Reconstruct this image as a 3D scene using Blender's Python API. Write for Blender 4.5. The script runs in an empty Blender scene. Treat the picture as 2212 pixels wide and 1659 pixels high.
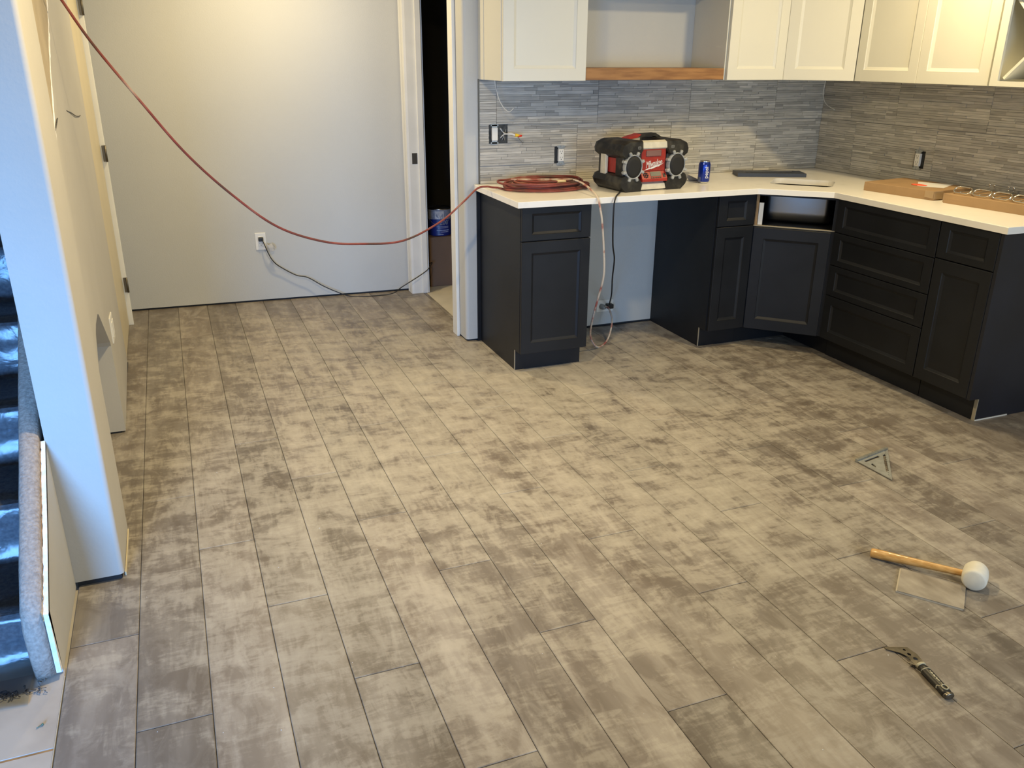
import bpy, bmesh, math, random
from mathutils import Vector, Matrix
random.seed(7)
SC = bpy.context.scene
COL = SC.collection

# ------------------------------------------------------------------ camera
cam = bpy.data.cameras.new('camera')
cam.sensor_fit = 'HORIZONTAL'; cam.sensor_width = 36.0
cam.lens = 1825.48 / 2212 * 36.0
cam.clip_start = 0.05; cam.clip_end = 100
camo = bpy.data.objects.new('camera', cam); COL.objects.link(camo)
RT = Vector((0.93095235, -0.36509813, 0.00557482)); UP = Vector((0.12695823, 0.33796638, 0.93255581)); FW = Vector((0.34235848, 0.86745725, -0.36098281))
M = Matrix((( RT.x, UP.x, -FW.x, -1.5711), (RT.y, UP.y, -FW.y, -4.488), (RT.z, UP.z, -FW.z, 1.5613), (0, 0, 0, 1)))
camo.matrix_world = M
SC.camera = camo

# ------------------------------------------------------------------ world, lamps, exposure
SC.view_settings.view_transform = 'Standard'; SC.view_settings.look = 'None'
SC.view_settings.gamma = 1.0; SC.view_settings.use_curve_mapping = False
SC.view_settings.exposure = 0.0
wd = bpy.data.worlds.new('world'); SC.world = wd; wd.use_nodes = True
wb = wd.node_tree.nodes['Background']; wb.inputs[0].default_value = (0.42, 0.62, 1.0, 1); wb.inputs[1].default_value = 1.2

def area(name, loc, rot, size, power, color, shape='DISK', size_y=None, spread=None):
    l = bpy.data.lights.new(name, 'AREA'); l.shape = shape; l.size = size
    if size_y: l.size_y = size_y
    l.energy = power; l.color = color
    if spread: l.spread = spread
    o = bpy.data.objects.new(name, l); COL.objects.link(o); o.location = loc; o.rotation_euler = rot
    return o
WARM = (1.0, 0.78, 0.42)
area('can_light', (-1.0, -2.05, 2.425), (0, 0, 0), 0.14, 46, WARM)
area('can_light', (1.50, -1.55, 2.425), (0, 0, 0), 0.14, 28, WARM)
area('can_light', (0.7, -4.5, 2.425), (0, 0, 0), 0.14, 15, WARM)
area('can_light', (-0.95, 0.50, 2.425), (0, 0, 0), 0.14, 28, WARM)
# blue daylight for the column, set in the added low entry window
area('window_daylight', (-2.62, -4.66, 0.78), (math.radians(83), 0, math.radians(-11)), 0.8, 33, (0.17, 0.45, 1.0), 'RECTANGLE', 0.9, math.radians(80))
# softer daylight from the wider window further right
area('window_daylight', (0.7, -6.30, 1.35), (math.radians(88), 0, math.radians(4)), 1.8, 34, (0.60, 0.79, 1.0), 'RECTANGLE', 1.1, math.radians(120))

# ------------------------------------------------------------------ helpers
def link(o, parent=None):
    COL.objects.link(o)
    if parent is not None: o.parent = parent
    return o
def build(name, bm, mat, parent=None, smooth=False, local=False):
    """one mesh object; geometry in world space unless local=True (then in the parent's own frame)"""
    if parent is not None and not local:
        bm.transform(wm(parent).inverted())
    bmesh.ops.recalc_face_normals(bm, faces=bm.faces)
    me = bpy.data.meshes.new(name); bm.to_mesh(me); bm.free()
    for m in (mat if isinstance(mat, (list, tuple)) else [mat]): me.materials.append(m)
    if smooth:
        for p in me.polygons: p.use_smooth = True
    return link(bpy.data.objects.new(name, me), parent)
def wm(o):
    m = o.matrix_basis.copy()
    return wm(o.parent) @ m if o.parent else m
def thing(name, label, cat, loc=(0, 0, 0), rz=0, group=None, kind=None):
    o = bpy.data.objects.new(name, None); COL.objects.link(o); o.empty_display_size = 0.05
    o.location = loc; o.rotation_euler = (0, 0, rz)
    return tag(o, label, cat, group, kind)
def tag(o, label=None, cat=None, group=None, kind=None):
    if label: o['label'] = label
    if cat: o['category'] = cat
    if group: o['group'] = group
    if kind: o['kind'] = kind
    return o
def struct(name, bm, mat, label=None, parent=None, smooth=False):
    o = build(name, bm, mat, parent, smooth)
    o['kind'] = 'structure'
    if label: o['label'] = label
    return o
def new(): return bmesh.new()
def box(bm, x0, x1, y0, y1, z0, z1, mi=0, bevel=0.0, seg=1):
    vs = [bm.verts.new((x, y, z)) for x in (x0, x1) for y in (y0, y1) for z in (z0, z1)]
    fs = [bm.faces.new([vs[i] for i in q]) for q in ((0, 1, 3, 2), (4, 6, 7, 5), (0, 4, 5, 1), (2, 3, 7, 6), (0, 2, 6, 4), (1, 5, 7, 3))]
    for f in fs: f.material_index = mi
    if bevel:
        es = list({e for f in fs for e in f.edges})
        r = bmesh.ops.bevel(bm, geom=es, offset=bevel, segments=seg, affect='EDGES', profile=0.5)
        for f in r['faces']: f.material_index = mi
    return vs
def obox(bm, c, size, rot, bevel=0, seg=1):
    """box of given size centred at c turned by a 3x3/4x4 rotation"""
    b = new(); s = [v / 2 for v in size]
    box(b, -s[0], s[0], -s[1], s[1], -s[2], s[2], 0, bevel, seg)
    b.transform(Matrix.Translation(c) @ rot.to_4x4())
    merge(bm, b)
def merge(bm, b):
    me = bpy.data.meshes.new('tmp'); b.to_mesh(me); b.free(); bm.from_mesh(me); bpy.data.meshes.remove(me)
def prism(bm, pts, z0, z1, axis='z', mi=0):
    """extrude a 2D outline; axis z: (x,y), axis x: (y,z), axis y: (x,z)"""
    def P(a, b, c): return {'z': (a, b, c), 'x': (c, a, b), 'y': (a, c, b)}[axis]
    A = [bm.verts.new(P(a, b, z0)) for a, b in pts]; B = [bm.verts.new(P(a, b, z1)) for a, b in pts]
    n = len(pts); fs = []
    fs.append(bm.faces.new(A)); fs.append(bm.faces.new(B[::-1]))
    for i in range(n): fs.append(bm.faces.new((A[i], A[(i + 1) % n], B[(i + 1) % n], B[i])))
    for f in fs: f.material_index = mi
    return fs
def catmull(pts, n=6, closed=False):
    P = [Vector(p) for p in pts]; out = []; N = len(P)
    for i in range(N if closed else N - 1):
        if closed: a, b, c, d = P[i - 1], P[i], P[(i + 1) % N], P[(i + 2) % N]
        else: a, b, c, d = P[max(i - 1, 0)], P[i], P[i + 1], P[min(i + 2, N - 1)]
        for k in range(n):
            t = k / n
            out.append(0.5 * ((2 * b) + (c - a) * t + (2 * a - 5 * b + 4 * c - d) * t * t + (3 * b - a - 3 * c + d) * t ** 3))
    if not closed: out.append(P[-1])
    return out
def tube(bm, pts, r, seg=8, n=6, closed=False, smooth=True):
    P = catmull(pts, n, closed) if n else [Vector(p) for p in pts]
    rings = []; up = Vector((0, 0, 1)); prev = None; N = len(P)
    for i, p in enumerate(P):
        if closed: t = P[(i + 1) % N] - P[i - 1]
        else: t = P[min(i + 1, N - 1)] - P[max(i - 1, 0)]
        if t.length < 1e-9: t = Vector((1, 0, 0))
        t.normalize()
        if prev is None:
            a = t.cross(up if abs(t.z) < 0.9 else Vector((1, 0, 0))).normalized()
        else:
            a = (prev - t * prev.dot(t))
            a = a.normalized() if a.length > 1e-6 else t.orthogonal().normalized()
        prev = a; b = t.cross(a)
        rr = r[min(int(i / max(N - 1, 1) * len(r)), len(r) - 1)] if isinstance(r, (list, tuple)) else r
        rings.append([bm.verts.new(p + a * math.cos(2 * math.pi * k / seg) * rr + b * math.sin(2 * math.pi * k / seg) * rr) for k in range(seg)])
    m = len(rings)
    for i in range(m if closed else m - 1):
        A, B = rings[i], rings[(i + 1) % m]
        for k in range(seg):
            f = bm.faces.new((A[k], A[(k + 1) % seg], B[(k + 1) % seg], B[k])); f.smooth = smooth
    if not closed: bm.faces.new(rings[0]); bm.faces.new(rings[-1][::-1])
def lathe(bm, prof, seg=24, c=(0, 0, 0), mi=None, smooth=True):
    rings = []
    for (r, z) in prof:
        if r < 1e-6: rings.append([bm.verts.new((c[0], c[1], c[2] + z))])
        else: rings.append([bm.verts.new((c[0] + r * math.cos(2 * math.pi * k / seg), c[1] + r * math.sin(2 * math.pi * k / seg), c[2] + z)) for k in range(seg)])
    for i in range(len(rings) - 1):
        A, B = rings[i], rings[i + 1]
        for k in range(seg):
            k2 = (k + 1) % seg
            if len(A) == 1 and len(B) == 1: continue
            if len(A) == 1: f = bm.faces.new((A[0], B[k], B[k2]))
            elif len(B) == 1: f = bm.faces.new((A[k], A[k2], B[0]))
            else: f = bm.faces.new((A[k], A[k2], B[k2], B[k]))
            f.smooth = smooth
            if mi is not None: f.material_index = mi[i]
def ring_uv(bm, A, B, mi=0):
    n = len(A)
    for i in range(n):
        f = bm.faces.new((A[i], A[(i + 1) % n], B[(i + 1) % n], B[i])); f.material_index = mi
def panel_front(bm, x0, x1, z0, z1, y, t=0.020, fw=0.055, fh=None, bw=0.014, d=0.009):
    """shaker-type front with a sloped inner moulding and a recessed flat centre; faces -y"""
    fh = fw if fh is None else fh
    def R(ix, iz, yy): return [bm.verts.new(p) for p in ((x0 + ix, yy, z0 + iz), (x1 - ix, yy, z0 + iz), (x1 - ix, yy, z1 - iz), (x0 + ix, yy, z1 - iz))]
    e = 0.0015
    back = R(0, 0, y + t); o = R(0, 0, y + e); f0 = R(e, e, y); f1 = R(fw, fh, y); s = R(fw + 0.002, fh + 0.002, y + 0.003); f2 = R(fw + bw, fh + bw, y + d)
    ring_uv(bm, back, o); ring_uv(bm, o, f0); ring_uv(bm, f0, f1); ring_uv(bm, f1, s); ring_uv(bm, s, f2)
    bm.faces.new(f2); bm.faces.new(back[::-1])
def text_mesh(txt, size, shear=0.0, extrude=0.0004, bold=0.0, space=1.0):
    cu = bpy.data.curves.new('t', 'FONT'); cu.body = txt; cu.size = size; cu.shear = shear; cu.extrude = extrude
    cu.offset = bold; cu.space_character = space; cu.align_x = 'CENTER'; cu.align_y = 'CENTER'; cu.resolution_u = 3
    o = bpy.data.objects.new('t', cu); COL.objects.link(o)
    dg = bpy.context.evaluated_depsgraph_get(); me = bpy.data.meshes.new_from_object(o.evaluated_get(dg))
    bm = new(); bm.from_mesh(me); bpy.data.objects.remove(o); bpy.data.curves.remove(cu); bpy.data.meshes.remove(me)
    for f in bm.faces: f.material_index = 0
    return bm
def rounded_rect(w, h, r, n=5, c=(0, 0)):
    out = []
    for cx, cy, a0 in ((w / 2 - r, h / 2 - r, 0), (-w / 2 + r, h / 2 - r, 90), (-w / 2 + r, -h / 2 + r, 180), (w / 2 - r, -h / 2 + r, 270)):
        for k in range(n + 1):
            a = math.radians(a0 + 90 * k / n); out.append((c[0] + cx + r * math.cos(a), c[1] + cy + r * math.sin(a)))
    return out
def rotz(a): return Matrix.Rotation(a, 4, 'Z')

def soften(o, deg=32):
    me = o.data; b = bmesh.new(); b.from_mesh(me)
    for f in b.faces: f.smooth = True
    for e in b.edges: e.smooth = not (len(e.link_faces) == 2 and e.calc_face_angle(0) > math.radians(deg))
    b.to_mesh(me); b.free(); m = o.modifiers.new('wn', 'WEIGHTED_NORMAL'); m.keep_sharp = True; m.weight = 100
# ------------------------------------------------------------------ materials
def mat(name, color=(0.5, 0.5, 0.5), rough=0.5, metal=0.0, var=0.0, vscale=8.0, bump=0.0, bscale=60.0, coat=0.0, spec=None, stretch=None, color2=None, thr=(0.35, 0.65), detail=4):
    m = bpy.data.materials.new(name); m.use_nodes = True; nt = m.node_tree; N = nt.nodes; L = nt.links
    b = N['Principled BSDF']; b.inputs['Base Color'].default_value = (*color, 1); b.inputs['Roughness'].default_value = rough; b.inputs['Metallic'].default_value = metal
    if coat: b.inputs['Coat Weight'].default_value = coat; b.inputs['Coat Roughness'].default_value = 0.08
    if spec is not None: b.inputs['Specular IOR Level'].default_value = spec
    tc = N.new('ShaderNodeNewGeometry'); mp = N.new('ShaderNodeMapping'); L.new(tc.outputs['Position'], mp.inputs['Vector'])
    if stretch: mp.inputs['Scale'].default_value = stretch
    if var or color2:
        n = N.new('ShaderNodeTexNoise'); n.inputs['Scale'].default_value = vscale; n.inputs['Detail'].default_value = detail; L.new(mp.outputs[0], n.inputs['Vector'])
        r = N.new('ShaderNodeValToRGB'); L.new(n.outputs[0], r.inputs[0])
        c2 = color2 or tuple(min(1, c * (1 + var)) for c in color); c1 = color if color2 else tuple(c * (1 - var) for c in color)
        r.color_ramp.elements[0].position = thr[0]; r.color_ramp.elements[0].color = (*c1, 1)
        r.color_ramp.elements[1].position = thr[1]; r.color_ramp.elements[1].color = (*c2, 1)
        L.new(r.outputs[0], b.inputs['Base Color'])
    if bump:
        n2 = N.new('ShaderNodeTexNoise'); n2.inputs['Scale'].default_value = bscale; n2.inputs['Detail'].default_value = 3; L.new(mp.outputs[0], n2.inputs['Vector'])
        bp = N.new('ShaderNodeBump'); bp.inputs['Strength'].default_value = bump; bp.inputs['Distance'].default_value = 0.002
        L.new(n2.outputs[0], bp.inputs['Height']); L.new(bp.outputs[0], b.inputs['Normal'])
    return m
WALL = mat('wall_paint', (0.50, 0.505, 0.485), 0.62, bump=0.35, bscale=140, var=0.02, vscale=1.5)
WALLW = mat('wall_paint_smooth', (0.485, 0.468, 0.425), 0.6, bump=0.2, bscale=90, var=0.03, vscale=3)
CEIL = mat('ceiling_paint', (0.80, 0.78, 0.74), 0.8)
WHITE_TRIM = mat('trim_paint', (0.74, 0.74, 0.70), 0.42, var=0.03, vscale=6)
DARKGAP = mat('dark_gap', (0.02, 0.022, 0.026), 0.9)  # near-black fill painting in the shade under raised wall feet
NAVY = mat('navy_cabinet_paint', (0.0085, 0.0098, 0.0130), 0.48, var=0.18, vscale=5, spec=0.36)
NAVY_EDGE = mat('raw_cabinet_edge', (0.34, 0.30, 0.22), 0.7)
CREAM = mat('white_cabinet_paint', (0.66, 0.655, 0.585), 0.38, var=0.01, vscale=3)
QUARTZ = mat('white_quartz', (0.83, 0.81, 0.755), 0.22, color2=(0.88, 0.86, 0.81), vscale=14, thr=(0.30, 0.42))
STEEL = mat('brushed_steel', (0.50, 0.50, 0.50), 0.24, 1.0, bump=0.03, bscale=300)
STEELD = mat('dull_steel_basin', (0.42, 0.41, 0.38), 0.30, 1.0)
CHROME = mat('chrome', (0.80, 0.76, 0.66), 0.12, 1.0)
GALV = mat('galvanised_box', (0.38, 0.40, 0.40), 0.45, 0.8, var=0.2, vscale=60)
PLASTIC_W = mat('white_plastic', (0.74, 0.73, 0.68), 0.35)
PLASTIC_B = mat('black_plastic', (0.012, 0.012, 0.012), 0.45)
WOOD = mat('stained_wood_board', (0.22, 0.10, 0.035), 0.55, color2=(0.34, 0.17, 0.06), vscale=3.5, stretch=(2.0, 18, 18), thr=(0.35, 0.62))
RAWWOOD = mat('raw_plywood_edge', (0.30, 0.19, 0.09), 0.7, var=0.2, vscale=30)
CARD = mat('cardboard', (0.34, 0.215, 0.105), 0.75, var=0.07, vscale=9, bump=0.1, bscale=50)
CARDD = mat('brown_cardboard', (0.17, 0.105, 0.065), 0.8, var=0.06, vscale=6)
TAPE = mat('clear_packing_tape', (0.36, 0.25, 0.14), 0.4)
PAPER = mat('white_paper', (0.72, 0.71, 0.69), 0.6)
REDINK = mat('orange_red_ink', (0.90, 0.13, 0.05), 0.5)
OSB = mat('subfloor_board', (0.34, 0.30, 0.26), 0.8, color2=(0.44, 0.395, 0.345), vscale=5, bump=0.15, bscale=60)
CONC = mat('pale_subfloor', (0.52, 0.48, 0.40), 0.8, var=0.08, vscale=5)
CARPETD = mat('stair_carpet', (0.085, 0.08, 0.08), 0.95, color2=(0.15, 0.14, 0.135), vscale=80, bump=0.8, bscale=160)
CARPET = mat('grey_carpet', (0.25, 0.205, 0.17), 0.95, color2=(0.40, 0.335, 0.28), vscale=110, bump=1.0, bscale=160, thr=(0.3, 0.7))
GYP = mat('gypsum_cut_edge', (0.80, 0.80, 0.80), 0.8, var=0.12, vscale=60, bump=0.5, bscale=120)
PAPERB = mat('torn_kraft_paper', (0.42, 0.24, 0.11), 0.85, var=0.35, vscale=70)
RAWDRY = mat('bare_tan_wall', (0.40, 0.335, 0.235), 0.8, var=0.08, vscale=9)
DOORC = mat('cream_door_paint', (0.64, 0.56, 0.38), 0.4, var=0.03, vscale=5)
BRONZE = mat('hinge_metal', (0.16, 0.145, 0.12), 0.4, 0.9)
BROOM = mat('unlit_storage_wall', (0.03, 0.03, 0.03), 0.9)  # near-black colour stands in for the room having no light
REDP = mat('red_plastic', (0.33, 0.028, 0.018), 0.42, var=0.12, vscale=25)
RUBBER = mat('dusty_black_rubber', (0.009, 0.0085, 0.007), 0.5, color2=(0.075, 0.068, 0.048), vscale=16, thr=(0.48, 0.80), bump=0.2, bscale=200)
CREAMBAR = mat('cream_plastic_bar', (0.62, 0.58, 0.46), 0.45, var=0.08, vscale=30)
GREYP = mat('silver_grey_plastic', (0.34, 0.35, 0.34), 0.4, var=0.2, vscale=40)
GRILLE = mat('speaker_grille', (0.008, 0.008, 0.008), 0.6, bump=0.6, bscale=900)
LCD = mat('lcd_screen', (0.13, 0.125, 0.10), 0.15)
CANBLUE = mat('metallic_blue_print', (0.010, 0.035, 0.30), 0.25, 0.55, coat=0.3)
ALU = mat('aluminium', (0.62, 0.62, 0.60), 0.30, 1.0)
TINBLUE = mat('blue_can_label', (0.012, 0.022, 0.16), 0.4)
LABELG = mat('grey_can_label', (0.24, 0.26, 0.33), 0.5, var=0.2, vscale=50)
LABELW = mat('pale_can_label', (0.52, 0.50, 0.50), 0.5, var=0.15, vscale=60)
HANDLEW = mat('hardwood_handle', (0.50, 0.27, 0.075), 0.36, color2=(0.66, 0.40, 0.15), vscale=4, stretch=(8, 8, 30), coat=0.3)
RUBBERW = mat('white_rubber', (0.72, 0.70, 0.62), 0.6, var=0.05, vscale=30)
BLADE = mat('dark_blade_steel', (0.17, 0.155, 0.13), 0.35, 0.9, var=0.2, vscale=60)
GRIPB = mat('black_grip', (0.014, 0.013, 0.011), 0.4, var=0.3, vscale=80)
GRIPG = mat('beige_grip_inlay', (0.42, 0.39, 0.28), 0.5)
SQUARE = mat('grey_square_metal', (0.36, 0.37, 0.35), 0.42, 0.35, var=0.12, vscale=40)
OFFC = mat('offcut_print', (0.20, 0.172, 0.138), 0.4, color2=(0.40, 0.36, 0.30), vscale=9, stretch=(2.2, 1, 1), bump=0.1, bscale=200, thr=(0.3, 0.7))
CABLEW = mat('white_cable', (0.66, 0.65, 0.60), 0.5)
YELLOW = mat('yellow_wire_nut', (0.85, 0.55, 0.03), 0.4)
REDN = mat('red_wire_nut', (0.62, 0.035, 0.02), 0.4)
BLKCORD = mat('black_cord', (0.012, 0.012, 0.013), 0.5)
CORE = mat('vinyl_core_edge', (0.48, 0.44, 0.36), 0.7)
DUSTS = mat('drywall_crumbs', (0.75, 0.73, 0.68), 0.9)
GLASS = mat('window_glass', (0.9, 0.95, 1.0), 0.02)

def cord_mat():
    m = mat('dusty_red_cord', (0.30, 0.040, 0.030), 0.6); nt = m.node_tree; N = nt.nodes; L = nt.links
    g = N.new('ShaderNodeNewGeometry'); n = N.new('ShaderNodeTexNoise'); n.inputs['Scale'].default_value = 6; n.inputs['Detail'].default_value = 5; L.new(g.outputs['Position'], n.inputs['Vector'])
    r = N.new('ShaderNodeValToRGB'); L.new(n.outputs[0], r.inputs[0])
    e = r.color_ramp.elements; e[0].position = 0.36; e[0].color = (0.085, 0.040, 0.028, 1); e[1].position = 0.72; e[1].color = (0.42, 0.30, 0.23, 1)
    k = e.new(0.50); k.color = (0.22, 0.038, 0.028, 1); k = e.new(0.60); k.color = (0.27, 0.085, 0.062, 1)
    L.new(r.outputs[0], N['Principled BSDF'].inputs['Base Color']); return m
CORD = cord_mat()
CORDP = mat('plaster_covered_cord', (0.34, 0.10, 0.08), 0.7, color2=(0.60, 0.52, 0.42), vscale=16, thr=(0.36, 0.50))

def floor_mat():
    m = bpy.data.materials.new('vinyl_plank'); m.use_nodes = True; nt = m.node_tree; N = nt.nodes; L = nt.links
    b = N['Principled BSDF']
    g = N.new('ShaderNodeNewGeometry'); oi = N.new('ShaderNodeObjectInfo')
    def mapping(scale, rot=0.0, add=None):
        mp = N.new('ShaderNodeMapping'); mp.inputs['Scale'].default_value = scale; mp.inputs['Rotation'].default_value = (0, 0, rot); L.new(g.outputs['Position'], mp.inputs['Vector'])
        if add:
            v = N.new('ShaderNodeVectorMath'); v.operation = 'ADD'; L.new(mp.outputs[0], v.inputs[0])
            c = N.new('ShaderNodeVectorMath'); c.operation = 'SCALE'; c.inputs[0].default_value = add; L.new(oi.outputs['Random'], c.inputs['Scale']); L.new(c.outputs[0], v.inputs[1]); return v.outputs[0]
        return mp.outputs[0]
    def noise(vec, s, d=4, dist=0.0, rough=0.5):
        n = N.new('ShaderNodeTexNoise'); n.inputs['Scale'].default_value = s; n.inputs['Detail'].default_value = d; n.inputs['Distortion'].default_value = dist; n.inputs['Roughness'].default_value = rough; L.new(vec, n.inputs['Vector']); return n.outputs[0]
    def ramp(v, stops, col=False):
        r = N.new('ShaderNodeValToRGB'); L.new(v, r.inputs[0]); e = r.color_ramp.elements
        for i, (p, c) in enumerate(stops):
            k = e[i] if i < 2 else e.new(p)
            k.position = p; k.color = (*c, 1) if isinstance(c, tuple) else (c, c, c, 1)
        return r.outputs[0]
    def mth(op, a, bb, cl=False):
        x = N.new('ShaderNodeMath'); x.operation = op; x.use_clamp = cl
        for i, v in enumerate((a, bb)):
            if isinstance(v, (int, float)): x.inputs[i].default_value = v
            else: L.new(v, x.inputs[i])
        return x.outputs[0]
    def mix(f, a, c, t='MIX'):
        x = N.new('ShaderNodeMix'); x.data_type = 'RGBA'; x.blend_type = t
        if isinstance(f, (int, float)): x.inputs[0].default_value = f
        else: L.new(f, x.inputs[0])
        for i, v in ((6, a), (7, c)):
            if isinstance(v, tuple): x.inputs[i].default_value = (*v, 1)
            else: L.new(v, x.inputs[i])
        return x.outputs[2]
    # printed wood: long soft bands along the plank plus fine grain, offset per plank
    band = noise(mapping((9.0, 1.3, 1), 0, (31, 17, 5)), 1.0, 4, 0.6)
    grain = noise(mapping((60, 3.0, 1), 0, (13, 41, 5)), 1.0, 3, 0.3)
    wood = ramp(band, [(0.32, (0.135, 0.116, 0.098)), (0.50, (0.196, 0.172, 0.148)), (0.68, (0.305, 0.276, 0.240))])
    mott = noise(mapping((7, 4, 1), 0, (23, 9, 3)), 1.0, 6, 1.2, 0.6)
    wood = mix(ramp(mott, [(0.50, 0.0), (0.62, 0.60)]), wood, (0.130, 0.106, 0.086))
    mot2 = noise(mapping((10, 5, 1), 0.2, (7, 19, 3)), 1.0, 7, 0.9, 0.66)
    wood = mix(ramp(mot2, [(0.50, 0.0), (0.58, 0.40), (0.68, 0.62)]), wood, (0.34, 0.312, 0.270))
    wood = mix(mth('MULTIPLY', grain, 0.55), wood, (0.15, 0.12, 0.095), 'MIX')
    tone = N.new('ShaderNodeHueSaturation'); tone.inputs['Saturation'].default_value = 0.95
    L.new(mth('ADD', mth('MULTIPLY', oi.outputs['Random'], 0.50), 0.80), tone.inputs['Value']); L.new(wood, tone.inputs['Color']); wood = tone.outputs[0]
    # smeared plaster dust: blotches with scuffed, wiped edges
    n1 = noise(mapping((1, 1, 1)), 5.2, 9, 0.7, 0.68)
    n2 = noise(mapping((1, 4.0, 1), 0.65), 8.0, 8, 1.2, 0.68)
    n3 = noise(mapping((4.2, 1, 1), -0.5), 6.0, 7, 1.4, 0.62)
    big = noise(mapping((1, 1, 1)), 0.9, 3, 0.2)
    sm = mth('ADD', mth('MULTIPLY', n1, 0.44), mth('ADD', mth('MULTIPLY', n2, 0.30), mth('MULTIPLY', n3, 0.26)))
    # dust is thickest mid-floor; the zone also paints in brightness the lamps lack
    pos = N.new('ShaderNodeVectorMath'); pos.operation = 'DISTANCE'; pos.inputs[1].default_value = (-0.25, -1.20, 0); L.new(g.outputs['Position'], pos.inputs[0])
    zone = ramp(mth('DIVIDE', pos.outputs['Value'], 3.05), [(0.25, 1.0), (0.95, 0.0)])
    sm = mth('ADD', sm, mth('MULTIPLY', mth('SUBTRACT', big, 0.5), 0.22))
    sm = mth('ADD', sm, mth('MULTIPLY', mth('SUBTRACT', zone, 0.60), 0.13))
    wv = N.new('ShaderNodeTexWave'); wv.wave_type = 'RINGS'; wv.inputs['Scale'].default_value = 2.2; wv.inputs['Distortion'].default_value = 9.0; wv.inputs['Detail'].default_value = 4; wv.inputs['Detail Scale'].default_value = 1.6; L.new(mapping((1, 1, 1), 0.3), wv.inputs['Vector'])
    sm = mth('ADD', sm, mth('MULTIPLY', mth('SUBTRACT', wv.outputs['Fac'], 0.5), 0.045))
    dust = ramp(sm, [(0.450, 0.0), (0.495, 0.26), (0.525, 0.55), (0.66, 1.0)])
    dust = mth('MULTIPLY', dust, mth('ADD', mth('MULTIPLY', zone, 0.36), 0.27))
    col = mix(dust, wood, (0.60, 0.560, 0.475))
    L.new(col, b.inputs['Base Color'])
    rg = mth('ADD', mth('MULTIPLY', dust, 0.34), 0.40); L.new(rg, b.inputs['Roughness'])
    b.inputs['Specular IOR Level'].default_value = 0.42
    bp = N.new('ShaderNodeBump'); bp.inputs['Strength'].default_value = 0.12; bp.inputs['Distance'].default_value = 0.001; L.new(grain, bp.inputs['Height']); L.new(bp.outputs[0], b.inputs['Normal'])
    return m
PLANK = floor_mat()

def tile_mat():
    m = mat('ledger_tile', (0.4, 0.4, 0.4), 0.5, bump=0.3, bscale=120); nt = m.node_tree; N = nt.nodes; L = nt.links
    a = N.new('ShaderNodeVertexColor'); a.layer_name = 'tone'
    g = N.new('ShaderNodeNewGeometry'); mp = N.new('ShaderNodeMapping'); mp.inputs['Scale'].default_value = (5, 5, 60); L.new(g.outputs['Position'], mp.inputs['Vector'])
    n = N.new('ShaderNodeTexNoise'); n.inputs['Scale'].default_value = 2.2; n.inputs['Detail'].default_value = 4; L.new(mp.outputs[0], n.inputs['Vector'])
    r = N.new('ShaderNodeValToRGB'); L.new(n.outputs[0], r.inputs[0]); r.color_ramp.elements[0].position = 0.3; r.color_ramp.elements[0].color = (0.78, 0.78, 0.78, 1); r.color_ramp.elements[1].position = 0.7; r.color_ramp.elements[1].color = (1.15, 1.13, 1.10, 1)
    x = N.new('ShaderNodeMix'); x.data_type = 'RGBA'; x.blend_type = 'MULTIPLY'; x.inputs[0].default_value = 1.0
    L.new(a.outputs['Color'], x.inputs[6]); L.new(r.outputs[0], x.inputs[7]); L.new(x.outputs[2], N['Principled BSDF'].inputs['Base Color']); return m
TILE = tile_mat()

def film_mat():
    m = bpy.data.materials.new('clear_plastic_film'); m.use_nodes = True; nt = m.node_tree; N = nt.nodes; L = nt.links
    for n in list(N):
        if n.type == 'BSDF_PRINCIPLED': N.remove(n)
    tr = N.new('ShaderNodeBsdfTransparent'); tr.inputs[0].default_value = (0.80, 0.86, 0.93, 1); gl = N.new('ShaderNodeBsdfGlossy'); gl.inputs['Roughness'].default_value = 0.20; gl.inputs[0].default_value = (1, 1, 1, 1)
    fr = N.new('ShaderNodeFresnel'); fr.inputs[0].default_value = 1.38; mx = N.new('ShaderNodeMixShader')
    g = N.new('ShaderNodeNewGeometry'); n = N.new('ShaderNodeTexNoise'); n.inputs['Scale'].default_value = 9; n.inputs['Detail'].default_value = 3; n.inputs['Distortion'].default_value = 1.5; L.new(g.outputs['Position'], n.inputs['Vector'])
    bp = N.new('ShaderNodeBump'); bp.inputs['Strength'].default_value = 0.3; bp.inputs['Distance'].default_value = 0.010; L.new(n.outputs[0], bp.inputs['Height'])
    L.new(bp.outputs[0], gl.inputs['Normal']); L.new(bp.outputs[0], fr.inputs['Normal'])
    L.new(fr.outputs[0], mx.inputs[0]); L.new(tr.outputs[0], mx.inputs[1]); L.new(gl.outputs[0], mx.inputs[2])
    L.new(mx.outputs[0], N['Material Output'].inputs['Surface']); return m
FILM = film_mat()

# ------------------------------------------------------------------ constants
W = 2.291; ZC = 0.906; ZB = 0.876; ZU = 1.450; HC = 2.44
PW = 0.1806; P0 = -1.83

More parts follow.
